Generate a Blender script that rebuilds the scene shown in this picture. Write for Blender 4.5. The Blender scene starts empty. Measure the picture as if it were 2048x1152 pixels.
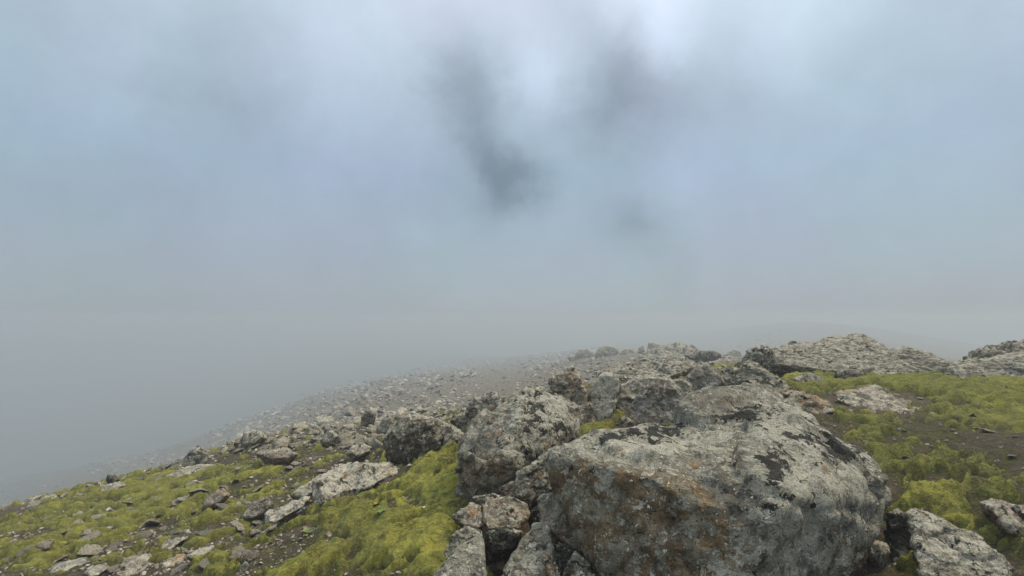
import bpy, bmesh, math, random, time
import numpy as np
from mathutils import Vector
T0 = time.time()
SC = bpy.context.scene
COL = SC.collection

# ------------------------------------------------------------------ camera, sky, sun, exposure
F = 1000.0                      # focal length in pixels of the 2048 px wide photograph
HOR = 635.0                     # image row of the horizon
PITCH = math.atan((HOR - 576.0) / F)
CAM = np.array([0.0, 0.0, 1.6])
cam_data = bpy.data.cameras.new('camera')
cam = bpy.data.objects.new('camera', cam_data)
COL.objects.link(cam)
cam.location = CAM
cam.rotation_euler = (math.pi / 2 + PITCH, 0, 0)
cam_data.sensor_width = 36.0
cam_data.lens = 36.0 * F / 2048.0
cam_data.clip_start = 0.02
cam_data.clip_end = 2000.0
SC.camera = cam

SUN_EL, SUN_AZ = math.radians(56), math.radians(66)      # high on the right, behind the cloud
HAZE_DENSITY = 0.0082
SC.view_settings.view_transform = 'Standard'
SC.view_settings.look = 'None'
SC.view_settings.gamma = 1.0
SC.view_settings.use_curve_mapping = False
SC.view_settings.exposure = 1.0
SC.cycles.volume_bounces = 3
SC.cycles.max_bounces = 8
SC.cycles.diffuse_bounces = 3
SC.cycles.use_denoising = True

def pdir(u, v):
    """world direction (y = 1) of a pixel of the photograph"""
    x = (u - 1024.0) / F
    z = (576.0 - v) / F
    c, s = math.cos(PITCH), math.sin(PITCH)
    y2, z2 = c - z * s, s + z * c
    return np.array([x / y2, 1.0, z2 / y2])

def far(d):
    """distances beyond the near shoulder of the slope"""
    return d if d < 9 else 9 + (d - 9) * 6.0

def at(u, v, d):
    return CAM + pdir(u, v) * d

def project(P):
    """pixel of the photograph where world points (n,3) stand"""
    q = P - CAM
    c, s = math.cos(PITCH), math.sin(PITCH)
    fy = q[:, 1] * c + q[:, 2] * s
    up = -q[:, 1] * s + q[:, 2] * c
    fy = np.where(fy < 0.05, np.nan, fy)
    return 1024.0 + F * q[:, 0] / fy, 576.0 - F * up / fy

# ------------------------------------------------------------------ node helper
class NB:
    def __init__(self, tree):
        self.t = tree; self.n = tree.nodes; self.l = tree.links
    def put(self, sock, val):
        if isinstance(val, bpy.types.NodeSocket): self.l.new(val, sock)
        elif val is not None:
            if isinstance(val, (tuple, list)) and len(val) == 3 and sock.type == 'RGBA': val = (*val, 1.0)
            sock.default_value = val
    def node(self, kind, props=None, out=0, **inp):
        nd = self.n.new(kind)
        for k, v in (props or {}).items(): setattr(nd, k, v)
        for k, v in inp.items():
            if k[0] == '_': sock = nd.inputs[int(k[1:])]
            else: sock = nd.inputs[k.replace('_', ' ')]
            self.put(sock, v)
        return nd.outputs[out]
    def math(self, op, a, b=0.0, c=None, clamp=False):
        kw = dict(_0=a, _1=b)
        if c is not None: kw['_2'] = c
        return self.node('ShaderNodeMath', dict(operation=op, use_clamp=clamp), **kw)
    def vmath(self, op, a, b=(0, 0, 0)):
        o = 1 if op in ('DOT_PRODUCT', 'LENGTH', 'DISTANCE') else 0
        return self.node('ShaderNodeVectorMath', dict(operation=op), out=o, _0=a, _1=b)
    def scale(self, a, s):
        nd = self.n.new('ShaderNodeVectorMath'); nd.operation = 'SCALE'
        self.put(nd.inputs[0], a); self.put(nd.inputs[3], s)
        return nd.outputs[0]
    def noise(self, vec, scale, detail=5.0, rough=0.55, dist=0.0, color=False):
        return self.node('ShaderNodeTexNoise', None, 1 if color else 0, Vector=vec, Scale=scale, Detail=detail, Roughness=rough, Distortion=dist)
    def step(self, x, lo, hi, a=0.0, b=1.0):
        return self.node('ShaderNodeMapRange', dict(interpolation_type='SMOOTHSTEP'), _0=x, _1=lo, _2=hi, _3=a, _4=b)
    def lin(self, x, lo, hi, a=0.0, b=1.0):
        return self.node('ShaderNodeMapRange', None, _0=x, _1=lo, _2=hi, _3=a, _4=b)
    def mix(self, f, a, b, blend='MIX'):
        nd = self.n.new('ShaderNodeMix'); nd.data_type = 'RGBA'; nd.blend_type = blend
        self.put(nd.inputs[0], f); self.put(nd.inputs[6], a); self.put(nd.inputs[7], b)
        return nd.outputs[2]
    def sep(self, v):
        nd = self.n.new('ShaderNodeSeparateXYZ'); self.l.new(v, nd.inputs[0])
        return nd.outputs
    def voro(self, vec, scale, rnd=1.0, feature='F1', out=0):
        nd = self.n.new('ShaderNodeTexVoronoi'); nd.feature = feature
        self.put(nd.inputs['Vector'], vec); self.put(nd.inputs['Scale'], scale); self.put(nd.inputs['Randomness'], rnd)
        return nd.outputs[out]

# ------------------------------------------------------------------ sky: overcast cloud over a Nishita sky
world = bpy.data.worlds.new('World')
SC.world = world
world.use_nodes = True
world.node_tree.nodes.clear()
def build_world():
    B = NB(world.node_tree)
    gen = B.node('ShaderNodeTexCoord')
    d0 = B.vmath('NORMALIZE', gen)
    sky = B.node('ShaderNodeTexSky', dict(sky_type='NISHITA', sun_disc=False, sun_elevation=SUN_EL, sun_rotation=SUN_AZ, air_density=1.0, dust_density=2.0))
    skyc = B.scale(sky, 0.09)
    # torn cloud edges: the direction is warped by turbulence before the cloud shapes are read
    w1 = B.vmath('SUBTRACT', B.noise(d0, 4.0, 3.0, 0.5, color=True), (0.5, 0.5, 0.5))
    w2 = B.vmath('SUBTRACT', B.noise(d0, 11.0, 5.0, 0.62, color=True), (0.5, 0.5, 0.5))
    dw = B.vmath('ADD', d0, B.vmath('ADD', B.scale(w1, 0.085), B.scale(w2, 0.10)))
    z = B.sep(d0)[2]
    n_big = B.noise(d0, 1.7, 4.0, 0.5)
    n_mid = B.noise(dw, 4.5, 6.0, 0.55)
    # plain overcast: lighter towards the zenith
    zc = B.math('MAXIMUM', z, 0.0)
    g = B.lin(zc, 0.0, 1.0, 0.0, 1.0)
    lum = B.math('ADD', 0.412, B.math('ADD', B.math('MULTIPLY', g, 0.08), B.math('MULTIPLY', B.math('POWER', g, 4.0), 1.75)))
    lum = B.math('ADD', lum, B.math('MULTIPLY', B.math('SUBTRACT', n_big, 0.5), 0.22))
    lum = B.math('ADD', lum, B.math('MULTIPLY', B.math('SUBTRACT', n_mid, 0.5), B.lin(zc, 0.02, 0.35, 0.04, 0.25)))
    blobs = [  # u, v, radius px, weight: thin bright breaks and thick dark banks of this cloud layer
        (1300, 0, 80, 0.48), (1095, 145, 55, 0.18), (930, 50, 120, 0.05), (1340, 90, 45, 0.16), (1590, 10, 60, 0.2),
        (690, 140, 110, 0.10), (1060, 170, 50, 0.12), (1560, 90, 160, 0.06),
        (905, 130, 45, -0.14), (925, 200, 45, -0.16), (955, 265, 40, -0.20), (985, 320, 38, -0.22), (1012, 375, 44, -0.20), (1022, 412, 32, -0.11), (1065, 345, 34, -0.14),
        (980, 130, 55, -0.10), (1010, 220, 50, -0.10), (1195, 195, 80, -0.18), (1245, 125, 70, -0.22), (1270, 65, 45, -0.2), (1330, 175, 90, -0.12), (1400, 120, 80, -0.06), (1035, 345, 55, -0.16), (960, 170, 70, -0.10), (1180, 270, 70, -0.10), (1270, 0, 30, -0.05), (1150, 15, 50, -0.10),
        (1278, 440, 32, -0.13), (1250, 410, 50, -0.08), (1340, 490, 70, -0.07), (905, 385, 45, -0.10), (960, 440, 40, -0.06)]
    for (u, v, r, w) in blobs:
        q = pdir(u, v); q = q / np.linalg.norm(q)
        k = (F / r) ** 2 * 1.5
        dp = B.vmath('DOT_PRODUCT', B.vmath('NORMALIZE', dw), tuple(q))
        e = B.math('EXPONENT', B.math('MULTIPLY', B.math('SUBTRACT', dp, 1.0), k))
        lum = B.math('MULTIPLY_ADD', e, w * 0.50, lum)
    colr = B.node('ShaderNodeValToRGB', None, 0, Fac=B.lin(z, 0.0, 0.6))
    rmp = colr.node.color_ramp
    rmp.elements[0].position = 0.0; rmp.elements[0].color = (0.452, 0.522, 0.570, 1)
    rmp.elements[1].position = 1.0; rmp.elements[1].color = (0.490, 0.560, 0.630, 1)
    e = rmp.elements.new(0.45); e.color = (0.410, 0.525, 0.650, 1)
    # faint patches of lilac and blue-green in the cloud
    tint = B.mix(B.step(B.noise(d0, 2.6, 3.0), 0.38, 0.62), (0.98, 1.02, 1.0), (1.02, 0.99, 1.025))
    cl = B.mix(1.0, colr, tint, 'MULTIPLY')
    cl = B.scale(cl, lum)
    both = B.mix(0.94, skyc, cl)
    bg = B.node('ShaderNodeBackground', None, 0, Color=both, Strength=1.0)
    out = B.n.new('ShaderNodeOutputWorld')
    B.l.new(bg, out.inputs['Surface'])
build_world()

sun_data = bpy.data.lights.new('sun', 'SUN')
sun_data.energy = 1.5
sun_data.angle = math.radians(13)
sun_data.color = (1.0, 0.84, 0.62)
sun = bpy.data.objects.new('sun', sun_data)
COL.objects.link(sun)
sd = Vector((math.sin(SUN_AZ) * math.cos(SUN_EL), math.cos(SUN_AZ) * math.cos(SUN_EL), math.sin(SUN_EL)))
sun.rotation_euler = sd.to_track_quat('Z', 'Y').to_euler()
sun.location = (0, 0, 30)

# ------------------------------------------------------------------ numpy noise
def _hash(ix, iy, iz, seed):
    h = (ix.astype(np.uint32) * np.uint32(374761393) + iy.astype(np.uint32) * np.uint32(668265263)
         + iz.astype(np.uint32) * np.uint32(2147483647) + np.uint32((seed * 974711 + 12345) & 0xffffffff))
    h = (h ^ (h >> np.uint32(13))) * np.uint32(1274126177)
    h = (h ^ (h >> np.uint32(16))) * np.uint32(2246822519)
    return h ^ (h >> np.uint32(13))
_G = np.random.RandomState(7).normal(size=(256, 3)); _G /= np.linalg.norm(_G, axis=1, keepdims=True); _G = _G.astype(np.float32)
def perlin(P, seed=0):
    P = np.asarray(P, np.float32)
    I = np.floor(P); f = P - I; I = I.astype(np.int32)
    w = f * f * f * (f * (f * 6 - 15) + 10)
    res = np.zeros(len(P), np.float32)
    for dx in (0, 1):
        wx = w[:, 0] if dx else 1 - w[:, 0]
        for dy in (0, 1):
            wy = w[:, 1] if dy else 1 - w[:, 1]
            for dz in (0, 1):
                wz = w[:, 2] if dz else 1 - w[:, 2]
                g = _G[_hash(I[:, 0] + dx, I[:, 1] + dy, I[:, 2] + dz, seed) & np.uint32(255)]
                res += wx * wy * wz * (g[:, 0] * (f[:, 0] - dx) + g[:, 1] * (f[:, 1] - dy) + g[:, 2] * (f[:, 2] - dz))
    return res * 1.5
def fbm(P, oct=4, gain=0.5, seed=0, ridged=False):
    P = np.asarray(P, np.float32)
    r = np.zeros(len(P), np.float32); a = 1.0; q = P
    for o in range(oct):
        n = perlin(q, seed + o * 17)
        r += a * (0.5 - np.abs(n) * 1.6 if ridged else n)
        q = q * 2.03 + 11.7; a *= gain
    return r
def cells(P, seed=0, flat=False):
    """nearest random cell: distance F1, offset vector from its centre, cell hash in 0..1, second distance"""
    P = np.asarray(P, np.float32)
    I = np.floor(P).astype(np.int32)
    n = len(P); b1 = np.full(n, 9.0, np.float32); b2 = b1.copy(); off = np.zeros((n, 3), np.float32); hh = np.zeros(n, np.uint32)
    for dx in (-1, 0, 1):
        for dy in (-1, 0, 1):
            for dz in ((0,) if flat else (-1, 0, 1)):
                h = _hash(I[:, 0] + dx, I[:, 1] + dy, I[:, 2] + dz, seed)
                c = np.stack([I[:, 0] + dx + (h & 1023) / 1023.0, I[:, 1] + dy + ((h >> 10) & 1023) / 1023.0,
                              P[:, 2] if flat else I[:, 2] + dz + ((h >> 20) & 1023) / 1023.0], 1).astype(np.float32)
                d = P - c; q = (d * d).sum(1)
                near = q < b1
                b2 = np.where(near, b1, np.minimum(b2, q)); b1 = np.where(near, q, b1)
                off[near] = d[near]; hh[near] = h[near]
    return np.sqrt(b1), off, hh, np.sqrt(b2)
def sstep(x, a, b):
    t = np.clip((x - a) / (b - a), 0, 1); return t * t * (3 - 2 * t)

# ------------------------------------------------------------------ the shape of the mountainside
CP = []
def cp(*rows):
    for (u, v, d) in rows: CP.append(at(u, v, far(d)))
def cw(*rows):
    for (x, y, z) in rows: CP.append(np.array([x, y, z + CAM[2]]))
cp((0,1150,3.7),(250,1150,3.4),(500,1150,3.0),(750,1150,2.6),(880,1150,2.3),(0,1085,4.7),(0,1026,6.4),(-250,1100,6.4),
   (200,1060,4.9),(230,977,7.3),(400,1030,5.0),(420,927,7.5),(600,1050,3.9),(600,950,5.7),(480,884,8.0),(600,882,7.4),(700,1000,4.4),
   (760,872,6.9),(760,930,5.3),(850,1000,3.5),(900,930,4.2),(890,862,5.9),(930,834,6.8),
   (0,1045,10.5),(0,1000,24),(0,958,45),(0,925,80),(230,1000,11),(230,955,21),(230,922,38),(230,882,70),
   (450,912,11.5),(450,885,20),(450,855,35),(450,825,65),(650,868,9.8),(650,820,15.5),(650,785,32),(650,752,58),
   (800,846,9.2),(800,790,13.5),(800,755,26),(800,730,55),(950,816,8.2),(950,788,11.5),(950,765,14.5),(950,737,27),(950,715,55),
   (1100,790,9.2),(1100,760,11.7),(1100,737,16),(1100,720,26),(1100,706,55),(1180,772,10.5),(1180,737,13.5),(1180,718,16.5),
   (1250,766,7.2),(1350,748,8.5),(1300,727,11.5),(1300,713,13),(1250,706,14.5),(1350,706,13.5),(1160,714,15.5),(1400,718,11.5),(1460,713,15),(1460,728,12),
   (1250,694,45),(1250,682,80),(1450,694,45),
   (1480,768,6.5),(1560,772,6),(1600,762,6.5),(1700,757,6.7),(1800,768,6.2),(1900,762,6.4),(1980,765,6.0),(2048,772,5.7),(2300,800,4.5),
   (1650,842,4.2),(1700,792,5.3),(1850,802,5),(2000,832,4.3),(1800,870,3.8),(1950,900,3.4),(2048,930,3.0),(1830,965,3.0),(1950,992,2.75),(2048,1060,2.4),(2300,1000,2.4),
   (1700,735,9),(1600,720,10),(1850,738,9),(1980,738,8.5),(1700,704,20),(1850,692,36),(1600,645,56),(1500,656,56),(1750,656,56),(1900,680,56),(2048,702,56),
   (700,684,88),(850,684,90),(550,705,85),(300,762,95))
cw((0.0,2.3,-1.5),(0.2,2.6,-1.45),(0.7,2.6,-1.4),(1.3,2.4,-1.3),(0.3,1.6,-1.62),(1,1.5,-1.58),(-.5,1.3,-1.6),(0,0,-1.6),(-1.5,1.5,-1.75),(1.5,.8,-1.5),
   (1.9,1.9,-1.4),(1.7,2.2,-1.35),(2.0,2.4,-1.25),(0,-3,-1.5),(-5,0,-2.7),(5,0,-.9),(0,-10,-1.6),(-10,0,-4.5),(12,0,-1.2),(0,-60,-4),(-60,0,-20),(60,0,-7),
   (-520,520,-128),(520,520,-34),(0,720,-48),(0,-700,-28),(-700,0,-140),(700,0,-40),(-500,-500,-80),(500,-500,-34))
CP = np.array(CP)
def warp2(xy):
    r = np.linalg.norm(xy, axis=1) + 1e-9
    return xy / r[:, None] * np.log1p(r / 3.0)[:, None]
def _tps(A, Bp):
    d2 = ((A[:, None, :] - Bp[None, :, :]) ** 2).sum(2)
    return 0.5 * d2 * np.log(d2 + 1e-12)
def _fit():
    W = warp2(CP[:, :2]); n = len(W)
    K = _tps(W, W) + np.eye(n) * 0.004
    Pm = np.hstack([np.ones((n, 1)), W])
    A = np.zeros((n + 3, n + 3)); A[:n, :n] = K; A[:n, n:] = Pm; A[n:, :n] = Pm.T
    return W, np.linalg.solve(A, np.concatenate([CP[:, 2], np.zeros(3)]))
_W, _C = _fit()
def H0(xy):
    """smooth height of the ground"""
    xy = np.asarray(xy, float).reshape(-1, 2)
    out = np.empty(len(xy))
    for i in range(0, len(xy), 20000):
        w = warp2(xy[i:i + 20000])
        out[i:i + 20000] = _tps(w, _W) @ _C[:-3] + _C[-3] + w @ _C[-2:]
    return out
def H(xy):
    """height of the ground with its lumps and hollows"""
    xy = np.asarray(xy, float).reshape(-1, 2)
    r = np.linalg.norm(xy, axis=1)
    z = H0(xy)
    p = np.column_stack([xy, np.zeros(len(xy))])
    z = z + 0.050 * np.minimum(r / 4, 1.2) * fbm(p / 0.62, 4, 0.52, 3)
    fr = sstep(r, 8, 30)
    z = z + fr * (0.16 * fbm(p / 3.0, 4, 0.55, 9) + 0.3 * fbm(p / 12.0, 3, 0.5, 10))
    z = z + 0.017 * fbm(p / 0.10, 3, 0.5, 5) * np.exp(-r / 12)
    return z
def ground_depth(u, v, lo=1.3, hi=400.0):
    q = pdir(u, v); ds = np.geomspace(lo, hi, 260)
    P = CAM + q[None, :] * ds[:, None]
    below = P[:, 2] < H0(P[:, :2])
    k = int(np.argmax(below))
    if not below.any(): return None
    return float(ds[k])

# ------------------------------------------------------------------ materials
def new_mat(name):
    m = bpy.data.materials.new(name); m.use_nodes = True
    m.node_tree.nodes.clear()
    return m, NB(m.node_tree)
def finish(B, color, rough, normal=None, spec=0.25, **kw):
    nd = B.n.new('ShaderNodeBsdfPrincipled')
    B.put(nd.inputs['Base Color'], color); B.put(nd.inputs['Roughness'], rough)
    nd.inputs['Specular IOR Level'].default_value = spec
    for k, v in kw.items(): B.put(nd.inputs[k.replace('_', ' ')], v)
    if normal is not None: B.l.new(normal, nd.inputs['Normal'])
    o = B.n.new('ShaderNodeOutputMaterial'); B.l.new(nd.outputs[0], o.inputs['Surface'])

def rock_mat(name, a, b, brown, white=0.5, black=0.3, orange=0.1, scale=1.0, stretch=(1, 1, 1), crust=(0.58, 0.535, 0.42), green=(0.375, 0.352, 0.265), tintvar=0.0):
    """lichen-crusted basalt: stone colours, weathered brown faces, flaky pale crusts, black and orange lichens"""
    m, B = new_mat(name)
    tc = B.n.new('ShaderNodeTexCoord'); oi = B.n.new('ShaderNodeObjectInfo')
    at_ = B.n.new('ShaderNodeAttribute'); at_.attribute_name = 'zones'
    zr, zg, zb = B.sep(at_.outputs['Vector'])[0:3]
    off = B.scale(B.node('ShaderNodeCombineXYZ', None, 0, _0=oi.outputs['Random'], _1=B.math('MULTIPLY', oi.outputs['Random'], 7.3), _2=B.math('MULTIPLY', oi.outputs['Random'], 3.7)), 13.0)
    co = B.vmath('ADD', tc.outputs['Object'], off)
    co = B.vmath('MULTIPLY', co, tuple(1.35 * scale * s for s in stretch))
    wv = B.vmath('SUBTRACT', B.noise(co, 9.0, 4.0, 0.6, color=True), (0.5, 0.5, 0.5))
    cw_ = B.vmath('ADD', co, B.scale(wv, 0.16))
    wv2 = B.vmath('SUBTRACT', B.noise(co, 40.0, 3.0, 0.6, color=True), (0.5, 0.5, 0.5))
    cw2 = B.vmath('ADD', cw_, B.scale(wv2, 0.035))
    # stone
    n1 = B.noise(cw_, 3.0, 7.0, 0.6)
    c = B.mix(B.step(n1, 0.36, 0.64), a, b)
    n2 = B.noise(co, 22.0, 6.0, 0.7)
    c = B.mix(B.step(n2, 0.50, 0.66, 0.0, 0.75), c, tuple(x * 0.36 for x in a))
    # weathered brown
    nb = B.noise(cw_, 2.2, 6.0, 0.62)
    fb = B.step(B.math('ADD', nb, B.math('MULTIPLY', B.math('SUBTRACT', zr, 0.5), 0.55)), 0.44, 0.60)
    bc = B.mix(B.step(B.noise(cw2, 12.0, 5.0, 0.7), 0.35, 0.65), brown, tuple(x * 0.45 for x in brown))
    bc = B.mix(B.step(B.noise(cw_, 4.5, 4.0, 0.6), 0.55, 0.7, 0.0, 0.6), bc, (0.085, 0.090, 0.060))
    c = B.mix(B.math('MULTIPLY', fb, 0.88), c, bc)
    # thin grey-green crust in flaky patches, each thallus its own shade
    zwb = B.math('MULTIPLY', B.math('SUBTRACT', zb, 0.5), 0.34)
    g1 = B.noise(cw2, 6.5, 9.0, 0.72)
    fg = B.step(B.math('ADD', g1, zwb), 0.585 - 0.16 * white, 0.610 - 0.16 * white)
    vcol = B.sep(B.voro(cw2, 11.0, out=1))[0]
    c = B.mix(B.math('MULTIPLY', fg, B.lin(vcol, 0, 1, 0.25, 0.9)), c, B.mix(vcol, green, tuple(x * 0.72 for x in green)))
    gk = B.noise(B.vmath('ADD', cw2, (7.0, 4.0, 1.5)), 12.0, 8.0, 0.7)
    c = B.mix(B.math('MULTIPLY', B.step(gk, 0.55, 0.60), 0.62), c, (a[0] * 0.50, a[1] * 0.44, a[2] * 0.36))
    # mosaic of neighbouring thalli, each a little lighter or darker
    vm = B.sep(B.voro(cw2, 7.5, out=1)); vm2 = B.sep(B.voro(B.vmath('ADD', cw2, (2.0, 5.0, 3.0)), 19.0, out=1))
    tone = B.math('ADD', B.lin(vm[0], 0, 1, -0.26, 0.26), B.lin(vm2[1], 0, 1, -0.30, 0.30))
    tone = B.math('MULTIPLY_ADD', tone, B.lin(zb, 0.2, 0.8, 0.5, 1.15), 1.0)
    c = B.mix(1.0, c, B.node('ShaderNodeCombineXYZ', None, 0, _0=tone, _1=tone, _2=B.math('MULTIPLY', tone, 0.985)), 'MULTIPLY')
    # white crust, larger flakes
    g2 = B.noise(B.vmath('ADD', cw2, (5.2, 1.3, 8.8)), 10.0, 10.0, 0.74)
    vc2 = B.sep(B.voro(B.vmath('ADD', cw2, (3.1, 7.7, 2.0)), 17.0, out=1))[1]
    fw = B.step(B.math('ADD', B.math('ADD', g2, zwb), B.math('MULTIPLY', B.math('SUBTRACT', vc2, 0.5), 0.16)), 0.640 - 0.14 * white, 0.662 - 0.14 * white)
    c = B.mix(B.math('MULTIPLY', fw, B.lin(B.noise(co, 60.0, 3.0), 0.3, 0.7, 0.62, 1.0)), c, B.mix(vc2, crust, tuple(x * 0.8 for x in crust)))
    # round pale spots
    vd = B.voro(cw2, 34.0); vr = B.sep(B.voro(cw2, 34.0, out=1))[2]
    fs = B.math('MULTIPLY', B.step(vd, 0.30, 0.24), B.step(B.math('ADD', vr, zwb), 0.93 - 0.22 * white, 0.95 - 0.22 * white))
    c = B.mix(fs, c, tuple(min(0.6, x * 1.15) for x in crust))
    # orange lichen
    no = B.noise(B.vmath('ADD', cw2, (9.0, 2.0, 4.0)), 5.0, 7.0, 0.65)
    c = B.mix(B.math('MULTIPLY', B.step(no, 0.68 - 0.12 * orange, 0.71 - 0.12 * orange), 0.75), c, (0.36, 0.20, 0.075))
    # black crust
    nk = B.noise(B.vmath('ADD', cw2, (1.0, 6.0, 2.5)), 9.5, 8.0, 0.66)
    fk = B.step(B.math('ADD', nk, B.math('MULTIPLY', B.math('SUBTRACT', zg, 0.5), 0.30)), 0.655 - 0.12 * black, 0.675 - 0.12 * black)
    c = B.mix(B.math('MULTIPLY', fk, 0.93), c, (0.016, 0.015, 0.014))
    # pits
    vp = B.voro(cw_, 48.0); vpr = B.sep(B.voro(cw_, 48.0, out=1))[0]
    pit = B.math('MULTIPLY', B.step(vp, 0.36, 0.16), B.step(vpr, 0.72, 0.76))
    c = B.mix(B.math('MULTIPLY', pit, 0.7), c, tuple(x * 0.3 for x in a))
    if tintvar:
        c = B.mix(1.0, c, B.mix(oi.outputs['Random'], (1 - tintvar,) * 3, (1 + tintvar * 0.6, 1 + tintvar * 0.45, 1 + tintvar * 0.3)), 'MULTIPLY')
    gr = B.noise(co, 95.0, 4.0, 0.75)
    c = B.mix(1.0, c, B.mix(B.step(gr, 0.34, 0.66), (0.76, 0.74, 0.71), (1.18, 1.18, 1.17)), 'MULTIPLY')
    # relief
    hgt = B.math('ADD', B.math('MULTIPLY', B.noise(co, 55.0, 7.0, 0.68), 0.9), B.math('MULTIPLY', B.noise(cw_, 16.0, 6.0, 0.6), 1.3))
    hgt = B.math('ADD', hgt, B.math('MULTIPLY', fw, 0.12)); hgt = B.math('ADD', hgt, B.math('MULTIPLY', fk, 0.10))
    hgt = B.math('SUBTRACT', hgt, B.math('MULTIPLY', pit, 0.6))
    nrm = B.node('ShaderNodeBump', None, 0, Strength=1.0, Distance=0.022 / scale, Height=hgt)
    finish(B, c, 0.92, nrm, 0.2)
    return m

M = {}
M['hero'] = rock_mat('lichened_basalt', crust=(0.50, 0.47, 0.375), green=(0.335, 0.325, 0.255), a=(0.150, 0.136, 0.108), b=(0.255, 0.235, 0.185), brown=(0.215, 0.138, 0.068), white=0.88, black=0.85, orange=0.35)
M['grey'] = rock_mat('grey_stone', (0.145, 0.128, 0.100), (0.255, 0.230, 0.182), (0.15, 0.115, 0.08), 0.75, 0.35, 0.2)
M['pale'] = rock_mat('pale_lichened_stone', (0.215, 0.188, 0.150), (0.33, 0.295, 0.24), (0.215, 0.15, 0.105), 0.85, 0.25, 0.25)
M['brown'] = rock_mat('brown_stone', (0.095, 0.080, 0.060), (0.14, 0.112, 0.08), (0.105, 0.072, 0.045), 0.45, 0.4, 0.2)
M['pink'] = rock_mat('pinkish_stone', (0.25, 0.205, 0.165), (0.37, 0.295, 0.235), (0.26, 0.165, 0.11), 0.7, 0.25, 0.55)
M['tan'] = rock_mat('tan_stone', (0.28, 0.22, 0.16), (0.36, 0.27, 0.18), (0.30, 0.19, 0.10), 0.45, 0.35, 0.8)
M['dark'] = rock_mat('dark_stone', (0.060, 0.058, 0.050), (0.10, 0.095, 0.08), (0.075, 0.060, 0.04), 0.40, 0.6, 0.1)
M['slate'] = rock_mat('blue_grey_stone', (0.180, 0.172, 0.145), (0.285, 0.272, 0.235), (0.19, 0.14, 0.11), 0.4, 0.15, 0.2)
M['ridge'] = rock_mat('streaked_ridge_stone', (0.165, 0.150, 0.120), (0.29, 0.262, 0.21), (0.17, 0.135, 0.095), 0.70, 0.5, 0.25, 1.0, (1, 1, 3.0))
M['stone'] = rock_mat('loose_stone', (0.16, 0.140, 0.11), (0.28, 0.25, 0.20), (0.145, 0.108, 0.078), 0.8, 0.3, 0.3, 1.0, tintvar=0.38)

def ground_mat():
    m, B = new_mat('stony_soil')
    tc = B.n.new('ShaderNodeTexCoord'); p = tc.outputs['Object']
    at_ = B.n.new('ShaderNodeAttribute'); at_.attribute_name = 'zones'
    zr, zg, zb = B.sep(at_.outputs['Vector'])[0:3]          # r: dead moss and peat, g: scree slope, b unused
    n1 = B.noise(p, 1.6, 7.0, 0.6); n2 = B.noise(p, 14.0, 7.0, 0.68); n3 = B.noise(p, 70.0, 5.0, 0.7)
    c = B.mix(B.step(n1, 0.35, 0.65), (0.056, 0.040, 0.023), (0.088, 0.064, 0.040))
    c = B.mix(B.step(n2, 0.48, 0.66), c, (0.130, 0.103, 0.078))
    c = B.mix(B.step(n3, 0.56, 0.64, 0, 0.7), c, (0.26, 0.23, 0.195))
    c = B.mix(B.math('MULTIPLY', zr, B.step(n2, 0.35, 0.6, 0.6, 1.0)), c, B.mix(B.step(n3, 0.4, 0.6), (0.050, 0.048, 0.020), (0.030, 0.026, 0.016)))
    fl = B.math('MULTIPLY', zb, B.step(B.noise(p, 26.0, 6.0, 0.7), 0.44, 0.60))
    c = B.mix(B.math('MULTIPLY', fl, 0.85), c, B.mix(B.step(n3, 0.42, 0.6), (0.110, 0.112, 0.022), (0.062, 0.060, 0.018)))
    sc = B.mix(B.step(B.noise(p, 5.0, 8.0, 0.75), 0.42, 0.60), (0.100, 0.088, 0.064), (0.215, 0.192, 0.145))
    c = B.mix(B.math('MULTIPLY', zg, 0.9), c, sc)
    hgt = B.math('ADD', B.math('MULTIPLY', n2, 1.5), n3)
    nrm = B.node('ShaderNodeBump', None, 0, Strength=0.9, Distance=0.03, Height=hgt)
    finish(B, c, 0.95, nrm, 0.15)
    return m
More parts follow.
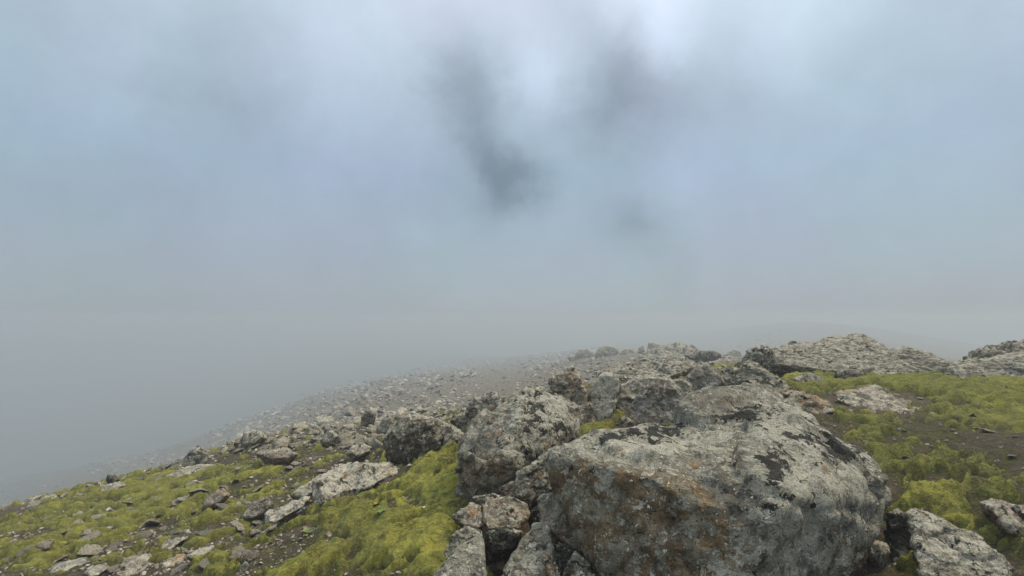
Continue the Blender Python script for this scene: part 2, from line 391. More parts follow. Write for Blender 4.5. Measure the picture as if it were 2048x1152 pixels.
def moss_mat():
    m, B = new_mat('woolly_moss')
    tc = B.n.new('ShaderNodeTexCoord'); p = tc.outputs['Object']
    at_ = B.n.new('ShaderNodeAttribute'); at_.attribute_name = 'zones'
    zr, zg, zb = B.sep(at_.outputs['Vector'])[0:3]          # r: cushion thickness (thin hollows: dead moss plus painted gap shade), g: dry brown patch, b: yellowness
    n1 = B.noise(p, 3.2, 5.0, 0.6); n2 = B.noise(p, 18.0, 6.0, 0.65); n3 = B.noise(p, 120.0, 4.0, 0.7); n4 = B.noise(p, 48.0, 5.0, 0.7)
    c = B.mix(B.step(B.math('ADD', n1, B.math('MULTIPLY', B.math('SUBTRACT', zb, 0.5), 0.5)), 0.36, 0.64), (0.100, 0.094, 0.020), (0.245, 0.216, 0.038))
    c = B.mix(B.step(n2, 0.45, 0.62, 0.0, 0.85), c, (0.062, 0.062, 0.013))
    n5 = B.noise(p, 7.5, 5.0, 0.62)
    c = B.mix(B.step(n5, 0.50, 0.64, 0.0, 0.82), c, (0.072, 0.060, 0.022))
    c = B.mix(B.step(n4, 0.50, 0.66, 0.0, 0.6), c, (0.270, 0.265, 0.050))
    c = B.mix(B.step(n3, 0.52, 0.68, 0.0, 0.55), c, (0.050, 0.052, 0.012))
    dry = B.step(B.math('ADD', B.math('MULTIPLY', B.math('SUBTRACT', 1.0, zr), 0.5), B.math('MULTIPLY', B.math('SUBTRACT', n2, 0.5), 0.9)), 0.24, 0.46)  # dead brown plus gap shade painted into the thin, low moss
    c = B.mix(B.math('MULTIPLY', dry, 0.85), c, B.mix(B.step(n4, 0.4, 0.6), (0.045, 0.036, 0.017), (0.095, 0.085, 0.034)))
    c = B.mix(B.math('MULTIPLY', zg, B.step(n2, 0.35, 0.6, 0.35, 0.9)), c, (0.055, 0.044, 0.024))
    hgt = B.math('ADD', B.math('MULTIPLY', n3, 0.8), B.math('ADD', B.math('MULTIPLY', n2, 1.6), B.math('MULTIPLY', n4, 1.2)))
    nrm = B.node('ShaderNodeBump', None, 0, Strength=0.9, Distance=0.014, Height=hgt)
    finish(B, c, 1.0, nrm, 0.05, Sheen_Weight=0.25, Sheen_Roughness=0.6, Sheen_Tint=(0.8, 0.85, 0.3, 1))
    return m
def debris_mat():
    m, B = new_mat('scree_stone')
    at_ = B.n.new('ShaderNodeAttribute'); at_.attribute_name = 'zones'
    z0 = B.sep(at_.outputs['Vector'])
    tc = B.n.new('ShaderNodeTexCoord'); p = tc.outputs['Object']
    c = B.mix(z0[0], (0.11, 0.09, 0.068), (0.42, 0.375, 0.295))
    c = B.mix(B.step(z0[1], 0.78, 0.9), c, (0.20, 0.135, 0.095))
    n = B.noise(p, 30.0, 6.0, 0.7)
    c = B.mix(B.step(n, 0.5, 0.6, 0, 0.65), c, (0.40, 0.39, 0.34))
    c = B.mix(B.step(B.noise(p, 17.0, 5.0, 0.7), 0.56, 0.64, 0, 0.7), c, (0.05, 0.045, 0.038))
    nrm = B.node('ShaderNodeBump', None, 0, Strength=0.7, Distance=0.02, Height=n)
    finish(B, c, 0.95, nrm, 0.15)
    return m
M['ground'] = ground_mat(); M['moss'] = moss_mat(); M['debris'] = debris_mat()
def leaf_mat(name, c1, c2):
    m, B = new_mat(name)
    tc = B.n.new('ShaderNodeTexCoord')
    c = B.mix(B.noise(tc.outputs['Object'], 60.0, 4.0), c1, c2)
    finish(B, c, 0.6, None, 0.3)
    return m
M['leaf'] = leaf_mat('green_leaf', (0.09, 0.135, 0.03), (0.14, 0.19, 0.055))
M['autumn'] = leaf_mat('yellowed_leaf', (0.22, 0.16, 0.035), (0.20, 0.18, 0.04))
M['stalk'] = leaf_mat('dry_stalk', (0.30, 0.26, 0.16), (0.24, 0.20, 0.12))
M['petal'] = leaf_mat('white_flower', (0.62, 0.60, 0.54), (0.7, 0.68, 0.62))

# ------------------------------------------------------------------ mesh helpers
def mesh_np(name, V, Fq, smooth=True, zones=None):
    me = bpy.data.meshes.new(name)
    V = np.ascontiguousarray(V, np.float32); Fq = np.ascontiguousarray(Fq, np.int32)
    k = Fq.shape[1]
    me.vertices.add(len(V)); me.vertices.foreach_set('co', V.ravel())
    me.loops.add(Fq.size); me.loops.foreach_set('vertex_index', Fq.ravel())
    me.polygons.add(len(Fq)); me.polygons.foreach_set('loop_start', np.arange(len(Fq), dtype=np.int32) * k)
    me.update(calc_edges=True)
    me.polygons.foreach_set('use_smooth', np.full(len(Fq), smooth, bool))
    if zones is not None: set_zones(me, zones)
    return me
def set_zones(me, Z):
    Z = np.hstack([np.asarray(Z, np.float32), np.ones((len(Z), 1), np.float32)])
    a = me.attributes.new('zones', 'FLOAT_COLOR', 'POINT'); a.data.foreach_set('color', Z.ravel().astype(np.float32))
def link(name, me, mat, loc=(0, 0, 0), parent=None):
    o = bpy.data.objects.new(name, me); COL.objects.link(o); o.location = loc
    if mat and not len(me.materials): me.materials.append(mat)
    if parent: o.parent = parent
    return o
def tag(o, label=None, cat=None, group=None, kind=None):
    if label: o['label'] = label
    if cat: o['category'] = cat
    if group: o['group'] = group
    if kind: o['kind'] = kind
    return o
def remesh(pts, voxel):
    """closed even mesh over the convex hull of pts"""
    bm = bmesh.new()
    for hull in (pts if isinstance(pts, list) else [pts]):
        vs = [bm.verts.new(p) for p in hull]
        r = bmesh.ops.convex_hull(bm, input=vs)
        junk = [g for g in set(r['geom_interior'] + r['geom_unused'] + r['geom_holes']) if isinstance(g, bmesh.types.BMVert) and g.is_valid]
        bmesh.ops.delete(bm, geom=junk, context='VERTS')
    me = bpy.data.meshes.new('tmp'); bm.to_mesh(me); bm.free()
    o = bpy.data.objects.new('tmp', me); COL.objects.link(o)
    md = o.modifiers.new('r', 'REMESH'); md.mode = 'VOXEL'; md.voxel_size = voxel; md.use_smooth_shade = True
    dg = bpy.context.evaluated_depsgraph_get()
    e = o.evaluated_get(dg); m2 = e.to_mesh()
    n = len(m2.vertices); V = np.empty(n * 3, np.float32); m2.vertices.foreach_get('co', V)
    L = np.empty(len(m2.loops), np.int32); m2.loops.foreach_get('vertex_index', L)
    e.to_mesh_clear()
    bpy.data.objects.remove(o); bpy.data.meshes.remove(me)
    return V.reshape(-1, 3), L.reshape(-1, 4)
def relax(V, Q, it):
    E = np.vstack([Q[:, [0, 1]], Q[:, [1, 2]], Q[:, [2, 3]], Q[:, [3, 0]]])
    n = len(V); cnt = np.bincount(E.ravel(), minlength=n).astype(np.float32)[:, None]
    for _ in range(it):
        S = np.empty_like(V)
        for k in range(3):
            S[:, k] = np.bincount(E[:, 0], V[E[:, 1], k], n) + np.bincount(E[:, 1], V[E[:, 0], k], n)
        V = V * 0.35 + 0.65 * S / np.maximum(cnt, 1)
    return V
def normals(V, Q):
    fn = np.cross(V[Q[:, 2]] - V[Q[:, 0]], V[Q[:, 3]] - V[Q[:, 1]])
    N = np.zeros_like(V)
    for k in range(4):
        for c in range(3): N[:, c] += np.bincount(Q[:, k], fn[:, c], len(V))
    return N / np.maximum(np.linalg.norm(N, axis=1, keepdims=True), 1e-9)
def carve(V, Q, size, seed, rough=1.0, strata=0.0, chip=1.0, soft=5):
    """round the corners, then break the surface: chipped planes, cracks, ledges, grain"""
    V0 = V.copy()
    V = relax(V, Q, soft)
    V = V + (V0.mean(0) - V.mean(0))
    N = normals(V, Q)
    s = size
    d = 0.050 * s * rough * fbm(V / (0.55 * s), 3, 0.5, seed)
    f1, off, hh, f2 = cells((V + 0.10 * s * np.stack([perlin(V / (0.25 * s), seed + 40 + k) for k in range(3)], 1)) / (0.30 * s), seed + 5)
    g = _G[hh & np.uint32(255)]
    d += chip * 0.065 * s * (off * g).sum(1)
    d -= chip * 0.010 * s * sstep(f2 - f1, 0.10, 0.0)
    f1, off, hh, f2 = cells(V / (0.11 * s) + 3.3, seed + 6)
    d += chip * 0.022 * s * (off * _G[hh & np.uint32(255)]).sum(1)
    d += 0.020 * s * rough * fbm(V / (0.09 * s), 4, 0.6, seed + 2)
    rg = fbm(V / (0.33 * s), 3, 0.5, seed + 8, ridged=True)
    d -= 0.030 * s * rough * np.clip(rg - 0.50, 0, 1)
    if strata:
        t = (V @ np.array([0.18, -0.10, 1.0])) / (0.07 * s) + 1.6 * fbm(V / (0.5 * s), 2, 0.5, seed + 9)
        fr = t - np.floor(t)
        d += strata * 0.022 * s * (fr * sstep(1 - fr, 0.0, 0.25) - 0.4)
    V = V + N * d[:, None].astype(np.float32)
    return V, N

# ------------------------------------------------------------------ rocks measured in the photograph
LAND = []
def pts_uv(pts, raw):
    a = np.array([p[:2] for p in ((sum(raw, []) if isinstance(raw[0], list) else raw) if raw else pts)], float)
    return np.array([(a[:, 0].min() + a[:, 0].max()) / 2, (a[:, 1].min() + min(1152, a[:, 1].max())) / 2])
def rock(name, label, cat, mat, pts, front=None, base=None, lean=0.5, bulge=0.16, thick=0.75, sink=0.25, px=1.5, seed=None, rough=1.0, chip=1.0,
         strata=0.0, soft=5, group=None, zfun=None, raw=None, zb=0.5, zr=0.5, zg=0.5, ring=0.76):
    """one rock as a solid. pts: its outline in the photo (u, v); base: distance of its foot"""
    seed = seed if seed is not None else (len(bpy.data.objects) * 13 + 5) % 9973
    P = []
    if raw:
        hulls = [np.array([at(*p) for p in part]) for part in (raw if isinstance(raw[0], list) else [raw])]
        P = np.vstack(hulls)
    else:
        a = np.array(pts, float)
        ub, vb = a[np.argmax(a[:, 1])]
        gd = ground_depth(ub, vb)
        d0 = far(base) if base else (ground_depth(ub, vb) or 6.0)
        wpx = a[:, 0].max() - a[:, 0].min(); w = wpx / F * d0
        c = a.mean(0)
        dep = lambda v: d0 + lean * d0 * (vb - v) / F
        for (u, v) in a:
            P.append(at(u, v, dep(v) + bulge * w))
            iu, iv = c + (np.array([u, v]) - c) * ring
            P.append(at(iu, iv, dep(iv)))
            bu, bv = c + (np.array([u, v]) - c) * 0.80
            P.append(at(bu, bv, dep(bv) + thick * w))
        for (u, v) in (front or []): P.append(at(u, v, dep(v) - 0.05 * w))
        P = np.array(P)
        low = P[P[:, 2] < P[:, 2].min() + 0.35 * (P[:, 2].max() - P[:, 2].min())]
        ctr = P.mean(0)
        for q in low:
            e = ctr + (q - ctr) * 0.93
            P = np.vstack([P, [e[0], e[1], q[2] - sink * w]])
    lo, hi = P.min(0), P.max(0)
    org = np.array([(lo[0] + hi[0]) / 2, (lo[1] + hi[1]) / 2, lo[2]])
    size = float(np.sort(hi - lo)[1:].mean())
    amp = float(min(size, 1.15 * np.prod(hi - lo) ** (1 / 3)))
    dist = max(1.8, float(np.linalg.norm(org - CAM) - 0.3 * size))
    voxel = max(size / 130, px * 2 / F * dist * 0.62)
    V, Q = remesh([(h - org) * 1.02 for h in hulls] if raw else [(P - org) * 1.03], voxel)
    it = int(np.clip(round(soft / 6 * (0.021 * size / voxel) ** 2), 1, 34))
    V, N = carve(V, Q, amp, seed, rough, strata, chip, it)
    nz = N[:, 2]
    if zfun: Z = zfun(V + org, N)
    else:
        Z = np.column_stack([np.clip(zr + 0.05 + 0.35 * (0.40 - nz), 0, 1), np.clip(zg + 0.25 * (nz - 0.4), 0, 1), np.clip(zb + 0.20 * (nz - 0.35), 0, 1)])
    me = mesh_np(name, V, Q, True, Z)
    o = link(name, me, M[mat], org)
    LAND.append((label, pts_uv(pts, raw)))
    return tag(o, label, cat, group)

def blob_mask(W, blobs):
    """zones on a rock given as discs of the photograph, in world space on the rock itself"""
    u, v = project(W); r = np.zeros(len(W))
    for (bu, bv, ru, rv, w) in blobs:
        r += w * np.exp(-(((u - bu) / ru) ** 2 + ((v - bv) / rv) ** 2))
    return np.nan_to_num(r)

def hero_zones(W, N):
    br = 0.22 + blob_mask(W, [(1200, 1000, 120, 85, 0.95), (1330, 1070, 150, 100, 0.75), (1440, 1120, 90, 90, 0.6), (1250, 1140, 120, 60, 0.4), (1700, 1110, 60, 40, 0.6), (1500, 960, 60, 40, -0.2)])
    bk = 0.22 + blob_mask(W, [(1330, 865, 60, 22, 0.75), (1480, 830, 55, 18, 0.7), (1230, 870, 60, 14, 0.6), (1640, 870, 90, 40, 0.5), (1690, 905, 50, 22, 0.5), (1550, 930, 40, 40, 0.5), (1590, 960, 70, 50, 0.22), (1545, 1000, 20, 60, 0.3)])
    wh = 0.42 + blob_mask(W, [(1600, 1000, 140, 130, 0.38), (1560, 840, 110, 50, 0.3), (1330, 890, 90, 30, 0.45), (1230, 890, 110, 30, 0.3), (1250, 1060, 190, 90, -0.10), (1440, 1000, 60, 60, -0.35), (1450, 900, 90, 35, -0.1), (1440, 800, 50, 30, -0.3)])
    return np.clip(np.column_stack([br, bk, wh]), 0, 1)
def mid_zones(W, N):
    br = 0.25 + blob_mask(W, [(960, 960, 60, 60, 0.35), (1000, 930, 40, 30, 0.3)])
    bk = 0.30 + blob_mask(W, [(1080, 870, 60, 60, 0.42), (1060, 800, 50, 30, 0.2)])
    wh = 0.42 + blob_mask(W, [(1090, 830, 70, 70, 0.35), (1060, 920, 50, 30, 0.25), (960, 900, 50, 60, -0.2)])
    return np.clip(np.column_stack([br, bk, wh]), 0, 1)

# --- the two large foreground boulders
rock('boulder', 'largest boulder in the foreground, peaked grey top with black lichen and a brown weathered front', 'boulder', 'hero', None, seed=11, zfun=hero_zones, chip=0.42, rough=0.6, soft=18, raw=[
    [(1100,940,2.42),(1110,907,2.45),(1130,889,2.55),(1178,868,2.72),(1267,859,2.80),(1330,846,2.90),(1302,945,2.12),(1230,935,2.18),(1390,940,2.20),(1400,1000,2.02),(1480,1060,1.92),(1200,1120,2.12),(1130,1030,2.30),(1106,990,2.36),
     (1204,1170,2.10),(1340,1180,1.93),(1470,1185,1.88),(1480,1300,1.98),(1250,1300,2.15),(1250,960,3.5),(1300,1100,3.4),(1420,1100,3.6),(1400,900,3.4)],
    [(1345,842,2.95),(1369,818,3.05),(1400,787,3.25),(1449,773,3.35),(1490,770,3.35),(1513,772,3.35),(1540,787,3.3),(1600,827,3.05),(1650,862,2.85),(1712,905,2.65),(1749,929,2.6),(1778,969,2.5),(1780,1022,2.45),(1767,1052,2.42),(1714,1092,2.32),(1650,1125,2.25),(1620,1160,2.2),
     (1400,935,2.22),(1470,940,2.16),(1480,1010,1.97),(1530,905,2.28),(1560,1010,2.0),(1480,1060,1.92),(1640,985,2.2),(1470,1185,1.88),(1580,1180,2.0),(1480,1300,1.98),(1600,1270,2.15),(1700,1120,2.6),
     (1420,900,4.0),(1580,925,4.0),(1690,985,3.4),(1420,1100,3.8),(1620,1110,3.5)]])
rock('boulder', 'second largest boulder, rounded grey block left of the largest one, mottled right face', 'boulder', 'hero', None, seed=23, zfun=mid_zones, chip=0.5, rough=0.75, soft=6, raw=[
    (1062,769,3.85),(1090,778,3.9),(1027,791,3.75),(985,822,3.6),(947,853,3.5),(918,902,3.3),(914,935,3.25),(918,969,3.2),(947,1000,3.15),(1000,985,3.12),(1031,957,3.15),(1067,930,3.3),(1147,862,3.7),(1154,822,3.85),(1112,790,3.9),
    (1032,860,3.25),(1025,920,3.08),(975,930,3.05),(1095,860,3.42),(1040,820,3.5),(1100,915,3.5),
    (1060,800,4.5),(1130,850,4.4),(960,880,4.3),(940,980,4.0),(1080,960,4.2),(950,1040,3.4),(1050,1020,3.5),(1120,930,4.2)])

# --- rocks wedged round the foot of the boulders
rock('rock', 'whitish lichened rock wedged between the two largest boulders', 'rock', 'pale', [(1036,948),(1068,926),(1104,898),(1118,930),(1108,985),(1066,1014),(1036,998)], base=2.85, lean=0.3, thick=0.9, sink=0.1, seed=31)
rock('rock', 'tan flat-topped rock in the hollow below the second boulder', 'rock', 'tan', [(963,1012),(985,998),(1015,994),(1056,1012),(1060,1030),(1038,1060),(975,1062),(966,1040)], base=2.62, lean=0.9, thick=0.8, sink=0.05, strata=0.8, seed=32, ring=0.90, bulge=0.07, chip=0.5, rough=0.7)
rock('rock', 'cream knobbly rock at the moss edge, left end of the hollow', 'rock', 'pink', [(904,1036),(920,1018),(945,1008),(962,1012),(967,1050),(955,1058),(922,1050)], base=2.66, lean=0.9, thick=0.8, sink=0.1, seed=33, ring=0.90, bulge=0.07, rough=1.5)
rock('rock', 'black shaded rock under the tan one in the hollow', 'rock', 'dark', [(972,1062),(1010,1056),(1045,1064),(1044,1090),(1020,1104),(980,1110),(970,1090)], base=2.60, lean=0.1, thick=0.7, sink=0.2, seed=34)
rock('rock', 'leaning rock with pink and cream lichen against the left foot of the largest boulder', 'rock', 'pink', [(1072,1000),(1090,988),(1108,988),(1130,1032),(1162,1064),(1188,1100),(1170,1108),(1146,1102),(1112,1068),(1082,1046)], base=2.32, lean=0.5, thick=0.5, sink=0.1, seed=35, ring=0.90, bulge=0.07, chip=0.5, rough=0.7)
rock('rock', 'smooth triangular grey slab with a pointed top at the bottom edge', 'rock', 'slate', [(963,1068),(971,1120),(973,1175),(930,1185),(850,1170),(874,1145),(912,1100)], base=2.12, lean=0.9, thick=0.45, sink=0.3, seed=36, ring=0.90, bulge=0.07, rough=0.3, chip=0.2)
rock('rock', 'grey and brown rock with pale crust on its right side, standing beside the triangular slab', 'rock', 'pale', [(1084,1040),(1098,1060),(1108,1100),(1098,1170),(1040,1185),(995,1170),(1020,1125),(1045,1078)], base=2.14, lean=0.6, thick=0.45, sink=0.3, seed=37, ring=0.90, bulge=0.07, rough=0.5, chip=0.4)
rock('rock', 'small olive wedge-shaped rock at the left foot of the largest boulder, bottom edge', 'rock', 'brown', [(1152,1104),(1174,1124),(1192,1165),(1150,1175),(1122,1165),(1134,1130)], base=2.08, lean=0.5, thick=0.6, sink=0.3, seed=38, ring=0.90, bulge=0.07, rough=0.5)
rock('rock', 'greenish grey rock half under the cream knobbly one', 'rock', 'grey', [(930,1056),(962,1066),(958,1082),(930,1100),(892,1124),(886,1108),(905,1076)], base=2.42, lean=0.6, thick=0.6, sink=0.2, seed=39, ring=0.90, bulge=0.07)
rock('rock', 'dark mossy stone behind the olive wedge', 'rock', 'dark', [(1100,1098),(1130,1090),(1148,1102),(1142,1140),(1104,1150),(1090,1125)], base=2.25, lean=0.4, thick=0.6, sink=0.3, seed=40)
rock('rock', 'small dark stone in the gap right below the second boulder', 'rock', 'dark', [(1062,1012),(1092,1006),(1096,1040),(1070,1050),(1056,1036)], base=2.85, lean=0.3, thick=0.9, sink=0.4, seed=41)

rock('rock', 'black and white speckled rock behind the pale-crusted standing one at the bottom', 'rock', 'dark', [(1064,1052),(1090,1044),(1114,1066),(1118,1098),(1090,1106),(1068,1092)], base=2.45, lean=0.4, thick=0.6, sink=0.3, seed=42, zb=1.0, ring=0.9, bulge=0.07)
rock('rock', 'small whitish block under the right foot of the second boulder', 'rock', 'pale', [(998,980),(1022,964),(1040,960),(1042,996),(1016,1004)], base=2.95, lean=0.4, thick=0.8, sink=0.3, seed=43, ring=0.9, bulge=0.07)
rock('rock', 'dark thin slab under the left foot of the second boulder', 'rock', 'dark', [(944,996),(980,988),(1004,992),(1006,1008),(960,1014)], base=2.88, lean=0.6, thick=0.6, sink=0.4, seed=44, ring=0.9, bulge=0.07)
rock('rock', 'thin tilted slab with a rusty edge left of the olive wedge', 'rock', 'tan', [(1084,1112),(1096,1106),(1118,1140),(1124,1162),(1108,1166),(1090,1132)], base=2.12, lean=0.5, thick=0.5, sink=0.4, seed=45, ring=0.9, bulge=0.05)
rock('rock', 'squat grey block between the dark grey pointed rock and the low ridge rock', 'rock', 'grey', [(1440,744),(1460,732),(1480,742),(1478,768),(1446,772)], base=5.6, lean=0.4, thick=0.8, sink=0.5, seed=46, ring=0.9, bulge=0.07)
# --- right foreground
rock('rock', 'long pale slab running down to the right corner, ribbed on top and brown in front', 'rock', 'pale', [(1818,1028),(1845,1020),(1880,1034),(1916,1060),(1960,1086),(2008,1126),(2022,1160),(1960,1185),(1840,1185),(1842,1120),(1846,1085)], base=2.05, lean=0.9, thick=0.35, sink=0.2, seed=51, ring=0.90, bulge=0.07, strata=0.8, chip=0.55, rough=0.7)
rock('rock', 'buff rock at the right edge half under moss', 'rock', 'pink', [(1962,1008),(1988,1003),(2048,1018),(2110,1040),(2120,1090),(2060,1086),(2016,1066),(1984,1032)], base=2.34, lean=0.8, thick=0.5, sink=0.15, seed=52)
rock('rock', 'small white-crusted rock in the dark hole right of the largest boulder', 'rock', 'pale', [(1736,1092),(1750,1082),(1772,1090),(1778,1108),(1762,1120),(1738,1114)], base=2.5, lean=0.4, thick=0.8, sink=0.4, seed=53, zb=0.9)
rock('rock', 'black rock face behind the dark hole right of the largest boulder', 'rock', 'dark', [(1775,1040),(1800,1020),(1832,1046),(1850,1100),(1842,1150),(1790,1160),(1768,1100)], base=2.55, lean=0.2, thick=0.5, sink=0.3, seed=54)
rock('rock', 'brown knob under the right overhang of the largest boulder', 'rock', 'brown', [(1660,1122),(1700,1098),(1728,1108),(1724,1140),(1690,1165),(1650,1165)], base=2.22, lean=0.3, thick=0.6, sink=0.3, seed=55)
rock('rock', 'little violet-brown stone with a bright top beside the mossy cap', 'rock', 'pink', [(1924,1064),(1940,1060),(1962,1074),(1972,1092),(1950,1090),(1930,1078)], base=2.32, lean=0.6, thick=0.6, sink=0.2, seed=56)

# --- behind the largest boulder
rock('rock', 'upright reddish rock with a pointed top behind the second boulder', 'rock', 'pink', [(1100,762),(1120,750),(1146,739),(1160,755),(1168,792),(1180,830),(1188,846),(1152,842),(1120,820)], base=4.7, lean=0.25, thick=0.8, sink=0.4, seed=61, ring=0.90, bulge=0.07, zr=0.7)
rock('rock', 'white-veined rock left of the dark cleft behind the boulders', 'rock', 'pale', [(1178,796),(1186,766),(1208,748),(1234,752),(1240,776),(1234,800),(1222,836),(1194,842),(1184,822)], base=4.8, lean=0.25, thick=0.9, sink=0.3, chip=0.6, rough=0.7, seed=62, ring=0.90, bulge=0.07, zb=0.8)
rock('rock', 'lichen-speckled rock right of the dark cleft', 'rock', 'pale', [(1238,772),(1262,760),(1320,752),(1340,762),(1300,800),(1262,850),(1236,850),(1236,810)], base=5.0, lean=0.4, thick=0.7, sink=0.3, chip=0.6, rough=0.7, seed=63, ring=0.90, bulge=0.07)
rock('rock', 'blunt triangular rock with smooth brown lower face behind the largest boulder', 'rock', 'slate', [(1272,797),(1256,818),(1258,842),(1276,856),(1340,856),(1372,818),(1364,790),(1336,758),(1318,756)], base=4.35, lean=0.4, thick=0.7, sink=0.3, seed=64, ring=0.90, bulge=0.07, chip=0.5, rough=0.6, zr=0.6)
rock('rock', 'dark grey pointed rock just behind the peak of the largest boulder', 'rock', 'slate', [(1362,768),(1382,748),(1412,729),(1434,748),(1450,768),(1424,784),(1398,790)], base=5.3, lean=0.3, thick=0.9, sink=0.5, seed=65, ring=0.90, bulge=0.07, chip=0.6, rough=0.6)
rock('rock', 'small rock with a pale edge left of the dark grey pointed one', 'rock', 'grey', [(1342,762),(1362,756),(1384,772),(1388,796),(1368,806),(1350,784)], base=4.9, lean=0.4, thick=0.8, sink=0.3, seed=66)
rock('rock', 'knobbly brown stone at the foot of the blunt triangular rock', 'rock', 'brown', [(1240,836),(1256,832),(1270,850),(1272,866),(1244,868)], base=4.1, lean=0.4, thick=0.8, sink=0.4, seed=67)
rock('rock', 'long flat slab with an overhanging lip behind the cleft', 'rock', 'ridge', [(1195,752),(1204,743),(1234,732),(1300,722),(1384,722),(1410,734),(1356,756),(1320,753),(1276,762),(1248,758),(1212,750)], base=7.2, lean=2.6, thick=0.35, sink=0.08, seed=68, strata=1.0)
rock('rock', 'low ridge rock sloping down behind the peak of the largest boulder to the right', 'rock', 'ridge', [(1472,764),(1478,738),(1488,726),(1508,729),(1568,765),(1592,790),(1560,800),(1510,790)], base=4.9, lean=0.7, thick=0.5, sink=0.2, seed=69, strata=0.5)
rock('rock', 'orange-tinged rock sloping along the right side of the largest boulder', 'rock', 'tan', [(1562,786),(1584,778),(1606,784),(1650,808),(1680,838),(1646,842),(1600,822),(1576,802)], base=4.3, lean=0.8, thick=0.5, sink=0.2, seed=70)
rock('rock', 'grey mound of a rock set in moss below the big ridge outcrop', 'rock', 'grey', [(1586,760),(1606,750),(1626,746),(1654,760),(1652,772),(1600,772)], base=6.0, lean=0.5, thick=0.6, sink=0.2, seed=71)
rock('rock', 'flat pale slab lying in the moss on the right slope', 'rock', 'pink', [(1664,786),(1700,780),(1752,774),(1772,786),(1776,796),(1842,818),(1836,830),(1790,832),(1726,826),(1680,804)],  lean=2.6, thick=0.25, sink=0.03, seed=72, strata=0.4, bulge=0.05)

# --- the ridge at the right
rock('outcrop', 'big flat-topped grey outcrop, highest point of the ridge on the right', 'rock', 'ridge', [(1500,716),(1522,702),(1574,691),(1612,686),(1692,675),(1726,672),(1756,690),(1786,711),(1836,748),(1826,762),(1782,764),(1752,752),(1702,735),(1666,746),(1604,738),(1530,732)], base=6.6, lean=1.6, thick=0.3, sink=0.1, seed=81, strata=0.8, bulge=0.1, chip=0.35, rough=0.5)
rock('rock', 'dark blunt rock at the left end of the big ridge outcrop', 'rock', 'dark', [(1484,722),(1498,702),(1522,692),(1542,698),(1540,716),(1512,728)], base=7.0, lean=0.3, thick=0.8, sink=0.6, seed=82, zb=0.7)
rock('rock', 'small round stone on top of the big ridge outcrop', 'rock', 'dark', [(1573,692),(1578,684),(1588,682),(1597,688),(1594,696)], base=8.6, lean=0.3, thick=0.8, sink=0.2, seed=83)
rock('outcrop', 'rounded pale outcrop between the flat-topped one and the right edge', 'rock', 'ridge', [(1776,712),(1784,700),(1802,695),(1822,695),(1862,710),(1898,730),(1896,756),(1848,762),(1800,745)], base=7.2, lean=0.7, thick=0.6, sink=0.2, seed=84, strata=0.5, chip=0.4, rough=0.6)
rock('outcrop', 'long light outcrop rising to the right edge behind the moss', 'rock', 'ridge', [(1892,752),(1896,740),(1916,728),(1960,718),(2048,706),(2150,702),(2180,760),(2060,758),(1962,762),(1944,772),(1904,766)], base=6.2, lean=1.0, thick=0.35, sink=0.1, seed=85, strata=0.8, chip=0.4, rough=0.6)
rock('outcrop', 'brownish hump of rock on the skyline at the right edge', 'rock', 'brown', [(1936,724),(1948,710),(1976,698),(2008,691),(2080,688),(2160,694),(2170,724),(2040,728)], base=8.6, lean=0.9, thick=0.4, sink=0.4, seed=86, strata=0.9)
rock('rock', 'reddish brown rock under the overhang of the big ridge outcrop', 'rock', 'brown', [(1668,748),(1700,735),(1728,742),(1738,758),(1700,764),(1674,762)], base=6.4, lean=0.3, thick=0.5, sink=0.2, seed=87)

# --- crest in the middle distance
rock('outcrop', 'rubbly grey outcrop on the crest left of the small moss pad', 'rock', 'ridge', [(1278,716),(1290,706),(1318,699),(1345,695),(1378,693),(1394,698),(1386,712),(1376,724),(1320,732)], base=11.5, lean=2.5, thick=0.4, sink=0.1, seed=91, strata=0.6, chip=1.5)
rock('rock', 'pointed stone on the top of the rubbly grey outcrop', 'rock', 'slate', [(1374,696),(1384,688),(1393,697),(1386,702)], base=12.5, lean=0.3, thick=0.7, sink=0.2, seed=92)
rock('rock', 'dark rock behind the small moss pad on the crest', 'rock', 'dark', [(1376,714),(1392,705),(1424,703),(1444,710),(1444,718),(1400,718)], base=10.6, lean=0.4, thick=0.5, sink=0.7, seed=93)
for (lab, pts, base, s) in [
    ('hazy rock in the fog at the far left end of the crest', [(1134,716),(1140,710),(1152,713),(1150,722)], 15.5, 101),
    ('hazy square-shouldered rock second from the left on the foggy crest', [(1149,714),(1158,699),(1174,698),(1188,706),(1190,716)], 15.3, 102),
    ('hazy broad domed rock third from the left on the foggy crest', [(1188,712),(1200,694),(1218,691),(1232,697),(1244,712)], 14.8, 103),
    ('hazy low rock in the middle of the foggy crest', [(1238,708),(1250,697),(1266,698),(1272,710)], 14.5, 104),
    ('hazy narrow pointed rock on the foggy crest', [(1274,706),(1278,696),(1286,689),(1290,706)], 14, 105),
    ('hazy tooth-shaped rock, tallest on the foggy crest', [(1294,704),(1298,685),(1304,684),(1314,689),(1328,694),(1338,706)], 13.8, 106),
    ('hazy rock in the fog right of the small moss pad', [(1452,712),(1458,702),(1468,699),(1480,704),(1484,714)], 15, 107)]:
    rock('rock', lab, 'rock', 'grey', pts, base=base, lean=0.4, thick=0.8, sink=0.5, seed=s, chip=0.75, rough=0.4, ring=0.88, bulge=0.06)

